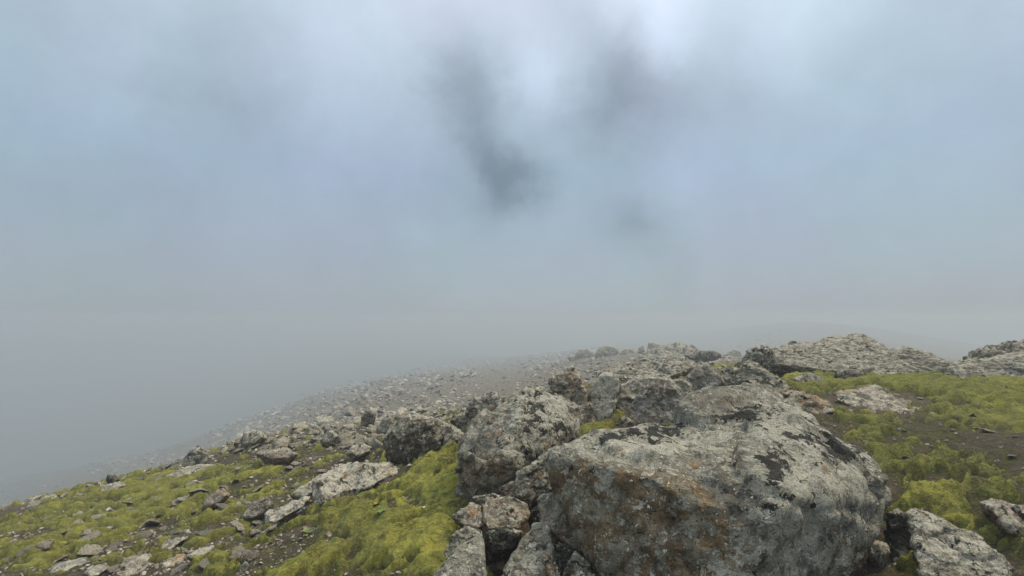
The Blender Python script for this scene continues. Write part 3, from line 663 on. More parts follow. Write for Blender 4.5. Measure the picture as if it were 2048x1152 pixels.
# --- left slope
rock('boulder', 'brown lichen-spotted boulder with a dark underside on the moss left of the second boulder', 'boulder', 'brown', [(772,890),(780,866),(800,848),(828,837),(858,842),(884,853),(896,876),(890,905),(860,926),(826,934),(792,934),(776,912)], base=4.7, lean=0.25, thick=0.8, sink=0.1, seed=111, bulge=0.22)
rock('rock', 'pale speckled rock leaning on the right side of the brown boulder', 'rock', 'pale', [(878,862),(892,848),(914,856),(928,870),(928,892),(904,908),(886,900)], base=4.75, lean=0.3, thick=0.9, sink=0.2, seed=112)
rock('rock', 'light rock behind the brown boulder, its rim showing above it', 'rock', 'pale', [(764,882),(790,850),(830,832),(866,836),(890,850),(880,880),(800,890)], base=5.6, lean=0.4, thick=0.5, sink=0.2, seed=113)
rock('rock', 'large pinkish flat-topped slab with a grey front sunk in the moss', 'rock', 'pink', [(624,962),(642,950),(668,938),(720,927),(778,930),(812,946),(752,968),(716,992),(684,982),(660,1000),(630,1016)], base=4.15, lean=1.3, thick=0.35, sink=0.08, seed=114, zb=0.75)
rock('rock', 'low pale rock left of the pinkish slab, reaching towards it', 'rock', 'pale', [(580,990),(600,972),(626,962),(630,985),(606,1000)], base=4.6, lean=1.0, thick=0.5, sink=0.15, seed=115)
rock('rock', 'white-crusted low rock below the left end of the pinkish slab', 'rock', 'pale', [(528,1028),(552,1020),(586,1012),(622,992),(612,1012),(588,1026),(552,1048),(532,1050)], base=4.05, lean=0.9, thick=0.35, sink=0.1, seed=116, zb=0.85)
rock('rock', 'brownish grey rock with a sloping left side in the middle of the left moss field', 'rock', 'grey', [(478,1038),(506,1004),(536,996),(548,1008),(528,1030),(500,1040)], base=4.25, lean=0.9, thick=0.5, sink=0.15, seed=117, zb=0.3)
rock('rock', 'tan wedge-shaped stone standing out of the left moss field', 'rock', 'pink', [(404,1014),(420,992),(442,979),(460,990),(446,1002),(426,1012)], base=5.0, lean=0.6, thick=0.5, sink=0.2, seed=118, zb=0.3)
rock('rock', 'dark rounded rock on the left skyline', 'rock', 'dark', [(362,936),(370,915),(382,900),(398,895),(418,906),(419,928),(392,938)], base=7.1, lean=0.3, thick=0.7, sink=0.2, seed=119, zb=0.65)
rock('rock', 'pale flattish rock below the dark rounded one on the left skyline', 'rock', 'pale', [(330,954),(356,938),(400,933),(432,929),(420,942),(384,950),(344,962)], base=6.6, lean=1.4, thick=0.4, sink=0.1, seed=120)
rock('rock', 'pale domed rock on the left skyline, second rock from the far left', 'rock', 'pale', [(188,992),(206,973),(236,964),(254,971),(236,982),(204,994)], base=6.7, lean=0.9, thick=0.5, sink=0.15, seed=121)
rock('rock', 'low light rock on the skyline at the far left', 'rock', 'grey', [(44,1010),(62,999),(82,990),(116,990),(112,1002),(84,1008)], base=6.9, lean=0.9, thick=0.5, sink=0.15, seed=122)
rock('rock', 'small dark pointed stone on the left skyline behind the pale domed rock', 'rock', 'dark', [(212,962),(216,950),(226,948),(240,958),(230,966)], base=7.5, lean=0.4, thick=0.7, sink=0.3, seed=123)
rock('rock', 'small white and dark stone left of the dark pointed one on the skyline', 'rock', 'grey', [(180,978),(186,966),(196,963),(204,972),(194,980)], base=7.2, lean=0.4, thick=0.7, sink=0.3, seed=124)
rock('rock', 'smooth grey-green slab in the moss at the bottom left corner', 'rock', 'slate', [(86,1150),(118,1126),(172,1116),(176,1126),(150,1146),(128,1160)], base=3.55, lean=1.2, thick=0.4, sink=0.1, seed=125, chip=0.5, rough=0.5)
rock('rock', 'pale oval stone right of the grey-green slab at the bottom left', 'rock', 'pale', [(166,1148),(190,1131),(212,1127),(220,1138),(200,1152),(174,1158)], base=3.45, lean=0.9, thick=0.5, sink=0.15, seed=126, chip=0.5)
rock('rock', 'buff bare rock patch in the moss along the bottom left edge', 'rock', 'pink', [(220,1146),(264,1112),(296,1110),(312,1128),(282,1150),(240,1164)], base=3.35, lean=1.4, thick=0.4, sink=0.08, seed=127)
rock('rock', 'cream flat stone beside the buff rock patch', 'rock', 'tan', [(318,1130),(346,1112),(372,1108),(368,1126),(334,1146)], base=3.4, lean=1.2, thick=0.4, sink=0.1, seed=128, zb=0.7)
rock('rock', 'small stone with bright white patches near the bottom left edge', 'rock', 'pale', [(376,1112),(400,1098),(428,1092),(420,1106),(398,1124),(382,1122)], base=3.5, lean=0.8, thick=0.5, sink=0.15, seed=129, zb=1.0)
rock('rock', 'grey ribbed stone partly under moss above the cream flat stone', 'rock', 'pale', [(304,1112),(326,1090),(356,1076),(376,1076),(352,1094),(322,1116)], base=3.85, lean=0.9, thick=0.5, sink=0.15, seed=130)
rock('rock', 'standing sliver of pale rock at the bottom edge of the left slope', 'rock', 'slate', [(476,1152),(484,1130),(492,1124),(498,1130),(494,1150),(486,1166)], base=3.0, lean=0.4, thick=0.9, sink=0.3, seed=131)
rock('rock', 'small bluish stone lying in the lower moss', 'rock', 'slate', [(592,1124),(608,1112),(632,1111),(634,1120),(618,1132),(600,1132)], base=3.15, lean=0.6, thick=0.7, sink=0.2, seed=132, zb=0.3)
rock('rock', 'grey block with a sharp lower shadow among the rubble left of the brown boulder', 'rock', 'grey', [(754,860),(762,842),(774,831),(788,840),(784,858),(768,866)], base=6.9, lean=0.3, thick=0.9, sink=0.4, seed=133, ring=0.90, bulge=0.07)
rock('rock', 'pale rounded rock on the rubble edge, leftmost of its large stones', 'rock', 'pale', [(479,882),(488,866),(504,862),(522,865),(534,876),(516,888),(490,890)], base=7.3, lean=0.4, thick=0.7, sink=0.2, seed=134)
rock('rock', 'flat light rock between moss streaks left of the brown boulder', 'rock', 'pale', [(690,908),(706,892),(726,886),(746,893),(740,906),(712,914)], base=5.6, lean=1.0, thick=0.5, sink=0.1, seed=135)
rock('rock', 'pointed grey stone in the middle of the rubble edge', 'rock', 'grey', [(640,882),(650,868),(664,860),(677,872),(668,884),(650,890)], base=6.7, lean=0.4, thick=0.7, sink=0.2, seed=136)
rock('rock', 'rounded brown-grey stone on the upper rim of the rubble edge', 'rock', 'grey', [(722,836),(728,826),(740,823),(750,834),(744,848),(728,848)], base=8.2, lean=0.3, thick=0.8, sink=1.4, seed=137, zb=0.3)
rock('rock', 'brownish flat rock among the moss streaks under the rubble edge', 'rock', 'pink', [(516,910),(536,900),(562,896),(598,908),(580,918),(536,920)], base=6.1, lean=0.9, thick=0.5, sink=0.12, seed=138)
rock('rock', 'pale rock with a dark notch just left of the second boulder top', 'rock', 'pale', [(932,828),(946,804),(966,794),(988,786),(1012,796),(996,814),(970,838),(946,840)], base=5.5, lean=0.3, thick=0.7, sink=0.5, seed=139, ring=0.90, bulge=0.07)
rock('rock', 'brown rock at the left of the notched pale rock', 'rock', 'brown', [(900,842),(918,828),(938,830),(944,848),(920,860)], base=5.6, lean=0.4, thick=0.7, sink=0.4, seed=140)
print('rocks', round(time.time() - T0, 1))

# ------------------------------------------------------------------ ground sheet and moss
def polar(th, r):
    X = np.sin(th)[None, :] * r[:, None]; Y = np.cos(th)[None, :] * r[:, None]
    return np.column_stack([X.ravel(), Y.ravel()])
def grid_faces(nr, nt, wrap):
    i = np.arange(nr - 1)[:, None]; j = np.arange(nt if wrap else nt - 1)[None, :]
    j2 = (j + 1) % nt
    a = i * nt + j; b = i * nt + j2; c = (i + 1) * nt + j2; d = (i + 1) * nt + j
    return np.stack([a, d, c, b], -1).reshape(-1, 4)

def zone_sum(u, v, blobs):
    r = np.zeros(len(u))
    for (bu, bv, ru, rv, w) in blobs: r += w * np.exp(-(((u - bu) / ru) ** 2 + ((v - bv) / rv) ** 2))
    return np.nan_to_num(r, nan=0.0)
MOSS = [(860,1060,110,110,0.60),(890,960,90,50,0.65),(760,1100,120,70,0.42),(700,1040,70,40,0.30),(640,1130,90,40,0.30),(560,1130,60,40,0.1),(860,1120,60,60,0.3),
        (60,1090,150,70,0.36),(200,1010,120,50,0.34),(330,980,120,35,0.36),(400,960,90,25,0.30),(500,945,80,18,0.2),(300,1080,160,60,0.20),(600,900,120,28,0.20),(480,1020,160,70,0.26),(90,1120,120,50,0.16),(640,1060,60,60,0.12),(2010,1060,80,50,0.34),(470,1090,60,30,0.05),(440,1130,60,30,0.15),
        (560,960,80,30,0.22),(740,880,60,16,0.3),(910,848,30,16,0.35),
        (1700,762,120,20,0.52),(1900,775,160,28,0.62),(2030,790,90,30,0.45),(1640,790,60,30,0.5),(1720,860,70,40,0.42),(1650,820,40,20,0.4),(1780,920,60,45,0.3),(1850,1010,90,36,0.75),(1900,1040,60,25,0.4),
        (1990,840,110,24,0.40),(1890,912,120,34,0.42),(2020,970,80,40,0.36),(1960,900,60,20,-0.15),(2030,1100,60,40,0.4),(1600,752,40,14,0.5),(1880,830,120,24,0.40),(1810,850,50,16,-0.12),(1930,880,80,14,-0.10),
        (1745,806,95,24,-0.7),(1620,806,60,24,-0.5),(1190,856,60,22,0.75),(1470,752,32,18,0.6),(1412,722,36,9,0.85),(1120,1110,30,24,0.55),(1800,1150,70,25,0.6),(1300,770,60,10,-0.3),(1060,1080,90,60,-0.5),(430,1070,60,26,-0.12),(650,1090,50,30,-0.12)]
BROWN = [(660,1080,70,40,0.8),(1850,860,140,40,0.7),(2000,900,120,60,0.6),(1950,960,100,40,0.5),(1780,960,60,60,0.3),(720,1010,50,30,0.3)]
YELL = [(850,1000,120,60,0.5),(800,1100,60,40,0.4),(1850,1000,80,40,0.4),(1900,770,160,26,-0.35),(1660,800,80,60,-0.2),(200,1020,260,70,-0.1)]
def streak(xy):
    """moss grows in low wind-shaped terraces, longer than wide"""
    p = np.column_stack([xy, np.zeros(len(xy))])
    a = math.radians(-20)
    q = np.column_stack([p[:, 0] * math.cos(a) - p[:, 1] * math.sin(a), p[:, 0] * math.sin(a) + p[:, 1] * math.cos(a), p[:, 2]])
    q = q + 0.12 * np.column_stack([perlin(p / 0.5, 61), perlin(p / 0.5, 62), np.zeros(len(p))])
    q[:, 0] *= 0.75
    return q
def moss_field(xy, z):
    P = np.column_stack([xy, z]); u, v = project(P)
    q = streak(xy); p0 = np.column_stack([xy, np.zeros(len(xy))])
    n = 0.50 * fbm(q / 0.30, 3, 0.5, 71) + 0.42 * fbm(q / 0.125, 3, 0.5, 74)
    zs = zone_sum(u, v, MOSS)
    behind = np.isnan(u)
    zs = np.where(behind | (u < -300) | (u > 2350), 0.34, zs)
    n = n + 0.10 * fbm(p0 / 0.06, 4, 0.62, 73)
    return n * 0.95 + zs - 0.285, u, v, q

def build_ground():
    fine = np.linspace(-0.90, 0.90, 640); rest = np.linspace(0.90, 2 * math.pi - 0.90, 120)[1:-1]
    th = np.concatenate([fine, rest])
    r = np.concatenate([np.geomspace(0.25, 1.4, 16)[:-1], np.geomspace(1.4, 12, 270)[:-1], np.geomspace(12, 80, 120)[:-1], np.geomspace(80, 700, 50)])
    xy = polar(th, r); z = H(xy)
    mf, u, v, q = moss_field(xy, z)
    R = np.linalg.norm(xy, axis=1)
    peat = np.clip(sstep(mf, -0.25, 0.10) + 0.4 * zone_sum(u, v, BROWN), 0, 1) * (1 - sstep(R, 9, 12))
    scree = sstep(R, 8.0, 11.0)
    V = np.vstack([np.column_stack([xy, z]), [[0, 0, H([[0, 0]])[0]]]])
    Fq = grid_faces(len(r), len(th), True)
    film = sstep(mf, -0.50, -0.05) * (1 - sstep(R, 10, 16))
    zones = np.column_stack([peat, scree, film]); zones = np.vstack([zones, zones[:1]])
    c = len(V) - 1
    fan = np.array([[c, (j + 1) % len(th), j, j] for j in range(len(th))])
    me = mesh_np('ground', V, Fq, True, zones)
    bm = bmesh.new(); bm.from_mesh(me); bm.verts.ensure_lookup_table()
    for f in fan: bm.faces.new([bm.verts[f[0]], bm.verts[f[2]], bm.verts[f[1]]]).smooth = True
    bmesh.ops.recalc_face_normals(bm, faces=bm.faces)
    bm.to_mesh(me); bm.free()
    if me.polygons[1000].normal.z < 0: me.flip_normals()
    o = link('ground', me, M['ground']); o['kind'] = 'structure'
    return float(z.min())
ZMIN = build_ground()
print('ground', round(time.time() - T0, 1))

def moss_thick(xy, z):
    mf, u, v, q = moss_field(xy, z)
    R = np.linalg.norm(xy, axis=1)
    f1, off, hh, f2 = cells(np.column_stack([q[:, 0] / 0.20, q[:, 1] / 0.20, np.zeros(len(q))]), 77, flat=True)
    g1, _, hg, g2 = cells(np.column_stack([q[:, 0] / 0.065, q[:, 1] / 0.065, np.zeros(len(q))]), 78, flat=True)
    cush = np.clip(1 - f1 * f1 * 1.5, 0, 1) * (0.5 + 0.5 * (hh & 255) / 255.0)
    small = np.clip(1 - g1 * g1 * 1.6, 0, 1)
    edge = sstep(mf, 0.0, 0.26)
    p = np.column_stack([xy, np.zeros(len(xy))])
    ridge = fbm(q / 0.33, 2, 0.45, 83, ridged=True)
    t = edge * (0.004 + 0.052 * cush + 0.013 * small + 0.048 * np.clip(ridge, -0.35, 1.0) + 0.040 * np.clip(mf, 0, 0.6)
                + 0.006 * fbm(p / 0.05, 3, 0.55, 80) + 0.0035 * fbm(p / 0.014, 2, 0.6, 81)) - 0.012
    return t, mf, u, v, edge, cush
def build_moss():
    th = np.linspace(-0.86, 0.86, 1050)
    r = np.geomspace(1.3, 16, 520)
    xy = polar(th, r); z = H(xy)
    t, mf, u, v, edge, cush = moss_thick(xy, z)
    Fq = grid_faces(len(r), len(th), False)
    keep = (t[Fq] > -0.004).any(1)
    Fq = Fq[keep]
    used = np.unique(Fq); idx = np.full(len(t), -1); idx[used] = np.arange(len(used)); Fq = idx[Fq]
    V = np.column_stack([xy, z + t])[used]
    liv_shade = np.clip(sstep(mf, 0.02, 0.30) * 0.40 + 0.55 * sstep(t, 0.012, 0.060), 0, 1)  # low between cushions, where dead brown and painted shade go
    br = np.clip(zone_sum(u, v, BROWN), 0, 1); ye = np.clip(0.4 + zone_sum(u, v, YELL), 0, 1)
    Z = np.column_stack([liv_shade, br, ye])[used]
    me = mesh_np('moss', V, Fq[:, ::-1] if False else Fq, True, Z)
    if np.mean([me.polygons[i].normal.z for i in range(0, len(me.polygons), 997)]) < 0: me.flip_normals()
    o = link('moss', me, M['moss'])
    tag(o, 'yellow-green woolly moss in cushions and streaks over the slope between the rocks', 'moss', kind='stuff')
    print('moss faces', len(Fq))
build_moss()
def build_tufts():
    """short woolly shoots standing out of the near moss"""
    rng = np.random.RandomState(44)
    n = 300000
    d = np.exp(rng.uniform(math.log(1.7), math.log(4.6), n)); th = rng.uniform(-0.84, 0.84, n)
    xy = np.column_stack([np.sin(th) * d, np.cos(th) * d])
    mf = moss_field(xy, H0(xy))[0]
    k = mf > 0.03; xy = xy[k]; d = d[k]
    z = H(xy); t, mf, u, v, edge, cush = moss_thick(xy, z)
    k = t > 0.004; xy, z, t, d, mf, u, v, cush = xy[k], z[k], t[k], d[k], mf[k], u[k], v[k], cush[k]
    n = len(xy)
    h = (0.002 + 0.004 * rng.rand(n)) * np.clip(d / 3.0, 0.7, 1.6); w = 0.0022 * np.clip(d / 2.2, 0.8, 3.0)
    a = rng.rand(n) * 6.283; lean = rng.normal(size=(n, 2)) * 0.9
    B0 = np.column_stack([xy, z + t - 0.003])
    side = np.column_stack([np.cos(a), np.sin(a), np.zeros(n)]) * w[:, None]
    tip = B0 + np.column_stack([lean * h[:, None], h])
    V = np.stack([B0 - side, B0 + side, tip], 1).reshape(-1, 3)
    Fq = np.arange(3 * n).reshape(-1, 3)
    liv_shade = np.clip(sstep(mf, 0.02, 0.30) * 0.40 + 0.55 * sstep(t, 0.012, 0.060) + 0.1, 0, 1)
    br = np.clip(zone_sum(u, v, BROWN), 0, 1); ye = np.clip(0.45 + zone_sum(u, v, YELL), 0, 1)
    Z = np.repeat(np.column_stack([liv_shade, br, ye]), 3, 0)
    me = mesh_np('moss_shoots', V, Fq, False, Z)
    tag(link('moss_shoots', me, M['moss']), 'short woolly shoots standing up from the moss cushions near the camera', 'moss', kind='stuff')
    print('tufts', n)
build_tufts()
print('moss', round(time.time() - T0, 1))

# ------------------------------------------------------------------ loose stones
RNG = np.random.RandomState(5)
PROTO = []
for k in range(12):
    n = 11 + k % 5
    d = RNG.normal(size=(n, 3)); d /= np.linalg.norm(d, axis=1, keepdims=True)
    d *= np.array([1.0, 0.62 + 0.3 * RNG.rand(), 0.42 + 0.3 * RNG.rand()]) * 0.5 * (0.85 + 0.3 * RNG.rand(n, 1))
    V, Q = remesh(d, 0.055)
    V, N = carve(V, Q, 0.8, 300 + k, 1.1, 0.3, 1.0, 2)
    Z = np.column_stack([np.clip(0.45 - 0.3 * N[:, 2], 0, 1), np.full(len(V), 0.45), np.clip(0.5 + 0.25 * N[:, 2], 0, 1)])
    me = mesh_np('stone', V, Q, True, Z); me.materials.append(M['stone'])
    PROTO.append(me)
def quad(poly, n, rng):
    """n random pixels inside a polygon of the photograph"""
    a = np.array(poly, float); lo, hi = a.min(0), a.max(0); out = []
    while len(out) < n:
        p = lo + rng.rand(2) * (hi - lo); ins = False; j = len(a) - 1
        for i in range(len(a)):
            if (a[i, 1] > p[1]) != (a[j, 1] > p[1]) and p[0] < (a[j, 0] - a[i, 0]) * (p[1] - a[i, 1]) / (a[j, 1] - a[i, 1]) + a[i, 0]: ins = not ins
            j = i
        if ins: out.append(p)
    return np.array(out)
STONES = []
def scatter(poly, n, lo, hi, label, group, seed, zscale=1.0, sinkf=0.22, pw=2.2):
    rng = np.random.RandomState(seed)
    for (u, v) in quad(poly, n, rng):
        d = ground_depth(u, v)
        if d is None: continue
        x, y = at(u, v, d)[:2]
        s = (lo + (hi - lo) * rng.rand() ** pw) / F * d
        o = bpy.data.objects.new('stone', PROTO[rng.randint(len(PROTO))]); COL.objects.link(o)
        o.scale = (s, s * (0.8 + 0.4 * rng.rand()), s * zscale * (0.8 + 0.5 * rng.rand()))
        zz = H([[x, y]]); mt = max(0.0, float(moss_thick(np.array([[x, y]]), zz)[0][0]))
        o.location = (x, y, zz[0] + 0.75 * mt + s * (0.24 - sinkf) + 0.01)
        o.rotation_euler = (rng.normal() * 0.30, rng.normal() * 0.30, rng.rand() * 6.28)
        tag(o, label, 'stone', group); STONES.append(o)
scatter([(420,905),(480,862),(600,852),(720,822),(800,820),(960,810),(930,845),(770,855),(760,900),(640,905),(520,915)], 210, 13, 44, 'grey stone', 'stones of the rubble edge', 1, pw=1.5)
scatter([(10,1150),(0,1040),(230,985),(420,935),(600,920),(760,900),(640,940),(560,1000),(600,1040),(480,1150)], 95, 10, 34, 'small pale stone', 'stones in the left moss field', 2, 0.8, 0.26)
scatter([(20,1150),(0,1050),(240,990),(440,940),(640,925),(740,905),(640,960),(600,1030),(500,1150)], 42, 26, 62, 'flat half-buried pale slab', 'half-buried slabs in the left moss field', 9, 0.42, 0.20, 1.3)
scatter([(30,1022),(190,972),(360,915),(480,872),(480,890),(380,940),(220,985),(60,1022)], 26, 10, 28, 'dark stone', 'stones on the left skyline', 3)
scatter([(1190,760),(1290,705),(1480,705),(1480,760),(1400,735),(1320,745)], 60, 11, 28, 'weathered stone', 'stones of the crest rubble', 4)
scatter([(640,800),(840,748),(1120,725),(1250,715),(1180,765),(960,795),(800,818)], 36, 8, 18, 'hazy stone', 'larger stones of the foggy scree', 6)
scatter([(1640,850),(1700,780),(2040,780),(2040,980),(1850,960)], 28, 9, 36, 'flat stone', 'stones on the right slope', 7, 0.5)
scatter([(900,1060),(970,1150),(1200,1150),(1100,1040)], 8, 16, 34, 'stone', 'stones in the gaps', 8)
SHORT = [('largest boulder in', 'the largest boulder'), ('second largest', 'the second largest boulder'), ('big flat-topped', 'the big flat-topped outcrop'),
         ('brown lichen-spotted', 'the brown lichen-spotted boulder'), ('large pinkish', 'the large pinkish slab'), ('tan wedge', 'the tan wedge-shaped stone'),
         ('dark rounded rock on', 'the dark rounded skyline rock'), ('pale flattish', 'the pale flattish skyline rock'), ('pale domed rock', 'the pale domed skyline rock'),
         ('low light rock on', 'the far left skyline rock'), ('smooth grey-green', 'the grey-green corner slab'), ('buff bare', 'the buff rock patch'),
         ('brownish grey rock with', 'the brownish grey sloping-sided rock'), ('white-crusted low', 'the white-crusted low rock'), ('pale rounded rock on the rubble', 'the pale rounded rubble rock'),
         ('pointed grey stone in the middle', 'the pointed grey rubble stone'), ('rounded brown-grey', 'the rounded brown-grey rubble stone'), ('grey block with', 'the grey block among the rubble'),
         ('flat light rock between', 'the flat light rock'), ('brownish flat rock', 'the brownish flat rock'), ('pale rock with a dark notch', 'the notched pale rock'),
         ('upright reddish', 'the upright reddish rock'), ('long flat slab', 'the long overhanging slab'), ('dark grey pointed', 'the dark grey pointed rock'),
         ('rubbly grey', 'the rubbly grey crest outcrop'), ('dark rock behind the small moss', 'the dark crest rock'), ('dark blunt', 'the dark blunt ridge rock'),
         ('flat pale slab lying', 'the flat pale slab'), ('orange-tinged', 'the orange-tinged rock'), ('long pale slab running', 'the long ribbed corner slab'),
         ('buff rock at the right', 'the buff right-edge rock'), ('rounded pale outcrop', 'the rounded pale outcrop'), ('long light outcrop', 'the long light outcrop'),
         ('smooth triangular', 'the triangular grey slab'), ('tan flat-topped', 'the tan flat-topped rock'), ('white-veined', 'the white-veined rock'),
         ('hazy broad domed', 'the hazy domed rock'), ('hazy rock in the fog at the far left', 'the leftmost hazy rock'), ('small bluish', 'the small bluish stone'), ('cream flat stone', 'the cream flat stone')]
def label_stones():
    """keep the loose stones that can be seen; say of each which one it is by the rock it lies nearest to"""
    bpy.context.view_layer.update()
    dg = bpy.context.evaluated_depsgraph_get(); org = Vector(CAM)
    keep = []
    for o in STONES:
        seen = False
        for dz in (0.05, 0.25):
            for dx in (-0.3, 0, 0.3):
                q = o.location + Vector((dx * o.scale.x, 0, dz * o.scale.z))
                hit, loc, nrm, idx, ob, mw = SC.ray_cast(dg, org, (q - org).normalized())
                if hit and ob.name == o.name: seen = True
        u, v = project(np.array([o.location[:]]))
        if seen and -5 < u[0] < 2053 and v[0] < 1157: keep.append((o, np.array([u[0], v[0]])))
        else: bpy.data.objects.remove(o)
    land = [(next(t for k, t in SHORT if lab.startswith(k)), c) for lab, c in LAND if any(lab.startswith(k) for k, t in SHORT)]
    best = {}
    for name, c in land:
        quad_ = {}
        for i, (o, p) in enumerate(keep):
            d = p - c; d2 = d * np.array([1.0, 1.5])
            w = ('right of' if d[0] > 0 else 'left of') if abs(d2[0]) > abs(d2[1]) else ('below' if d[1] > 0 else 'above')
            quad_.setdefault(w, []).append((float(np.hypot(*d)), i))
        for w, L in quad_.items():
            for rk, (dist, i) in enumerate(sorted(L)):
                sc = rk * 25 + dist
                if i not in best or sc < best[i][0]: best[i] = (sc, rk, w, name)
    ords = ['nearest', 'second nearest', 'third nearest', 'fourth nearest', 'fifth nearest', 'sixth nearest', 'seventh nearest', 'eighth nearest', 'ninth nearest', 'tenth nearest'] + [w + ' nearest' for w in 'eleventh twelfth thirteenth fourteenth fifteenth sixteenth seventeenth eighteenth nineteenth twentieth'.split()]
    for i, (o, p) in enumerate(keep):
        sc, rk, w, name = best[i]
        pre = o['label']
        if rk < 20: o['label'] = '%s, %s of the loose stones %s %s' % (pre, ords[rk], w, name)
        else: print('rank', rk, o['label'])
    print('stones kept', len(keep), 'of', len(STONES))
label_stones()
def pebbles(name, label, xy, size, seed, kind_label='scree'):
    """countless small stones joined into one mesh of real little solids"""
    rng = np.random.RandomState(seed)
    n = len(xy); z = H(xy)
    bases = []
    for k in range(8):
        bm = bmesh.new()
        d = rng.normal(size=(9, 3)); d /= np.linalg.norm(d, axis=1, keepdims=True); d *= np.array([0.5, 0.38, 0.27])
        for p in d: bm.verts.new(p)
        r = bmesh.ops.convex_hull(bm, input=bm.verts)
        bm.verts.index_update()
        bases.append((np.array([v.co[:] for v in bm.verts]), np.array([[v.index for v in f.verts] for f in bm.faces])))
        bm.free()
    VV, FF, ZZ, o = [], [], [], 0
    kk = rng.randint(8, size=n); ang = rng.rand(n) * 6.28; tn = rng.rand(n, 3); tl = rng.normal(size=n) * 0.3
    for i in range(n):
        b, f = bases[kk[i]]
        c, s = math.cos(ang[i]), math.sin(ang[i]); ct, st = math.cos(tl[i]), math.sin(tl[i])
        x = b[:, 0] * ct - b[:, 2] * st; zz = b[:, 0] * st + b[:, 2] * ct
        VV.append(np.column_stack([x * c - b[:, 1] * s + 0, x * s + b[:, 1] * c, zz]) * size[i] + [xy[i, 0], xy[i, 1], z[i] + 0.06 * size[i]])
        FF.append(f + o); ZZ.append(np.repeat(tn[i:i + 1], len(b), 0)); o += len(b)
    me = mesh_np(name, np.vstack(VV), np.vstack(FF), False, np.vstack(ZZ))
    ob = link(name, me, M['debris'])
    return tag(ob, label, kind_label, kind='stuff')
def scree():
    rng = np.random.RandomState(15)
    n = 26000
    d = np.exp(rng.uniform(math.log(8.5), math.log(240), n)); u = rng.uniform(-100, 1560, n)
    x = (u - 1024) / F * d
    xy = np.column_stack([x, d])
    cl = fbm(np.column_stack([xy / (0.12 * d[:, None]), np.zeros(n)]), 3, 0.5, 21)
    size = d / F * (3.0 + 13.0 * rng.rand(n) ** 3.6) * (1 + 0.5 * cl)
    keep = (cl > -0.10) | (rng.rand(n) < 0.22)
    pebbles('scree', 'grey-brown stony scree fading into the fog on the slope behind', xy[keep], size[keep], 16)
    # broken rock filling the rubble edge
    P = np.vstack([quad([(440,900),(480,866),(600,850),(720,826),(960,812),(930,845),(770,860),(760,900),(640,905),(520,915)], 520, rng),
                   quad([(1200,756),(1290,708),(1470,706),(1480,756),(1400,732),(1320,744)], 160, rng), quad([(40,1018),(200,968),(360,914),(480,872),(470,890),(360,940),(220,980)], 120, rng),
                   quad([(0,1150),(0,1050),(230,995),(420,940),(600,920),(740,905),(640,940),(580,1000),(640,1060),(560,1150)], 620, rng)])
    D = np.array([ground_depth(*p) or 7.0 for p in P]); W = np.array([at(u, v, d) for (u, v), d in zip(P, D)])
    pebbles('rubble', 'broken grey rock fragments filling the rubble edges and strewn over the moss', W[:, :2], D / F * (6 + 13 * rng.rand(len(P)) ** 2.4), 18, 'rubble')
    # fine gravel where the near soil is bare
    n = 20000
    d = np.exp(rng.uniform(math.log(2.0), math.log(8.5), n)); u = rng.uniform(-60, 2110, n)
    xy = np.column_stack([(u - 1024) / F * d, d])
    mf = moss_field(xy, H0(xy))[0]
    rgt = (u > 1500) & (rng.rand(n) > 0.25)
    k = (mf < 0.04) & ~rgt
    pebbles('gravel', 'fine pale and brown gravel on the bare soil between the moss', xy[k], (d / F * (2.4 + 12.0 * rng.rand(n) ** 4))[k], 17, 'gravel')
scree()
print('stones', round(time.time() - T0, 1))

# ------------------------------------------------------------------ small plants
def moss_top(x, y):
    z = H([[x, y]]); t = moss_thick(np.array([[x, y]]), z)[0]
    return float(z[0] + max(0, t[0]))
def leaf_mesh(L, W, lobes=0.0):
    n = 7; V = []; Fc = []
    for i in range(n):
        s = i / (n - 1); w = W * math.sin(math.pi * (0.12 + 0.86 * s)) ** 0.8 * (1 + lobes * math.cos(s * 22))
        zz = L * 0.45 * s - L * 0.35 * s * s
        V += [(-w / 2, L * s, zz + 0.12 * w), (0, L * s, zz), (w / 2, L * s, zz + 0.12 * w)]
    for i in range(n - 1):
        for k in (0, 1): Fc.append([i * 3 + k, i * 3 + k + 1, i * 3 + k + 4, i * 3 + k + 3])
    return mesh_np('leaf', np.array(V), np.array(Fc), True)
def plant(u, v, label, nl, L, mats, seed):
    d = ground_depth(u, v) or 3.4; x, y = at(u, v, d)[:2]
    root = bpy.data.objects.new('leafy_plant', None); COL.objects.link(root); root.location = (x, y, moss_top(x, y) + 0.002)
    tag(root, label, 'plant')
    rng = random.Random(seed)
    base = {}
    for i in range(nl):
        m = mats[i % len(mats)]
        if m not in base:
            base[m] = leaf_mesh(1.0, 0.55, 0.10); base[m].materials.append(M[m])
        o = link('leaf', base[m], None, (rng.uniform(-.2, .2) * L, rng.uniform(-.2, .2) * L, 0.0), root)
        s = L * rng.uniform(0.6, 1.0); o.scale = (s, s, s)
        o.rotation_euler = (rng.uniform(0.1, 0.6), rng.uniform(-.2, .2), i * 6.28 / nl + rng.uniform(-.3, .3))
plant(762, 1050, 'small rosette of green leaves growing in the bright moss', 8, 0.050, ['leaf'], 3)
plant(750, 1036, 'rosette of yellowed orange leaves just behind the green one in the moss', 9, 0.050, ['autumn'], 4)
plant(612, 1080, 'pale green tuft of leaves in the brown patch of the lower moss', 14, 0.055, ['leaf', 'autumn'], 5)
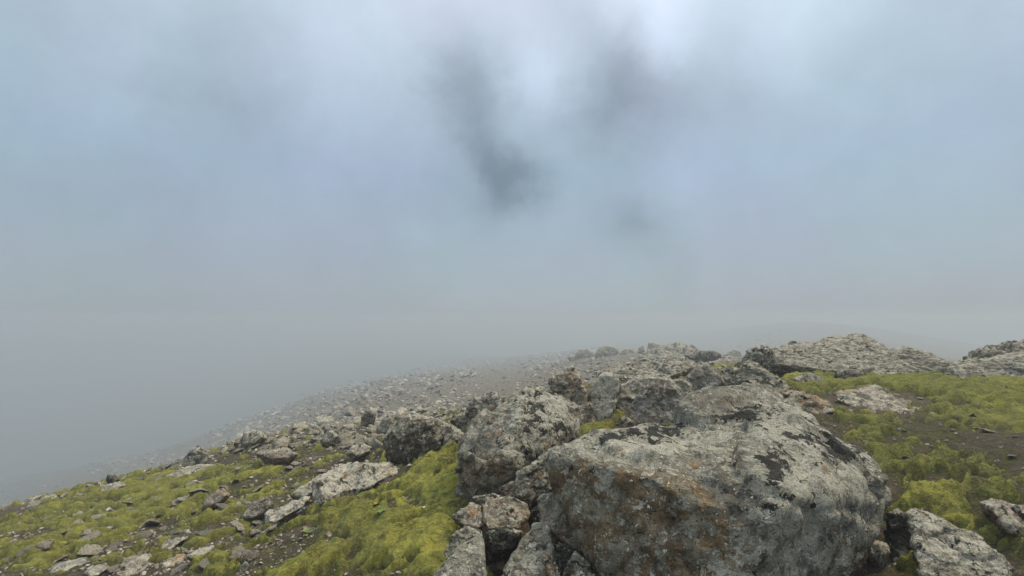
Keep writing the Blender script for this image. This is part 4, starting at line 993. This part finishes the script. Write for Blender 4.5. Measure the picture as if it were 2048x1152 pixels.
def tube(pts, r, k=5):
    V = []; Fc = []
    for i, p in enumerate(pts):
        for a in range(k): V.append((p[0] + r * math.cos(a * 6.283 / k), p[1] + r * math.sin(a * 6.283 / k), p[2]))
    for i in range(len(pts) - 1):
        for a in range(k): Fc.append([i * k + a, i * k + (a + 1) % k, (i + 1) * k + (a + 1) % k, (i + 1) * k + a])
    return mesh_np('stalk', np.array(V), np.array(Fc), True)
def flower(u, v):
    d = ground_depth(u, v) or 3.0; x, y = at(u, v, d)[:2]
    root = bpy.data.objects.new('dry_flower', None); COL.objects.link(root); root.location = (x, y, moss_top(x, y) - 0.005)
    tag(root, 'thin dry stalk with one white flower head leaning over the moss', 'flower')
    pts = [(-0.055 * t ** 1.4, 0.01 * t, 0.075 * t) for t in np.linspace(0, 1, 7)]
    link('stalk', tube(pts, 0.0014), M['stalk'], (0, 0, 0), root)
    me = leaf_mesh(0.010, 0.006); me.name = 'petal'; me.materials.append(M['petal'])
    for i in range(6):
        o = link('petal', me, None, pts[-1], root); o.rotation_euler = (0.3, 0, i * 1.047)
flower(866, 1068)

# ------------------------------------------------------------------ fog
def haze():
    top = CAM[2] + 1.6
    bm = bmesh.new(); bmesh.ops.create_cube(bm, size=1.0)
    for v in bm.verts:
        v.co.x *= 1600; v.co.y *= 1600
        v.co.z = top if v.co.z > 0 else ZMIN - 1.0
    me = bpy.data.meshes.new('haze'); bm.to_mesh(me); bm.free()
    m, B = new_mat('fog')
    pv = B.n.new('ShaderNodeVolumePrincipled')
    pv.inputs['Color'].default_value = (0.545, 0.588, 0.614, 1)
    pv.inputs['Density'].default_value = HAZE_DENSITY
    pv.inputs['Anisotropy'].default_value = 0.2
    o = B.n.new('ShaderNodeOutputMaterial'); B.l.new(pv.outputs[0], o.inputs['Volume'])
    ob = link('haze', me, m)
    tag(ob, 'thick fog lying over the whole mountainside', 'fog', kind='stuff')
haze()
print('tris', sum(len(o.data.loop_triangles) or sum(len(p.vertices) - 2 for p in o.data.polygons) for o in bpy.data.objects if o.type == 'MESH' and o.data.name.split('.')[0] != 'stone'))
print('done', round(time.time() - T0, 1))
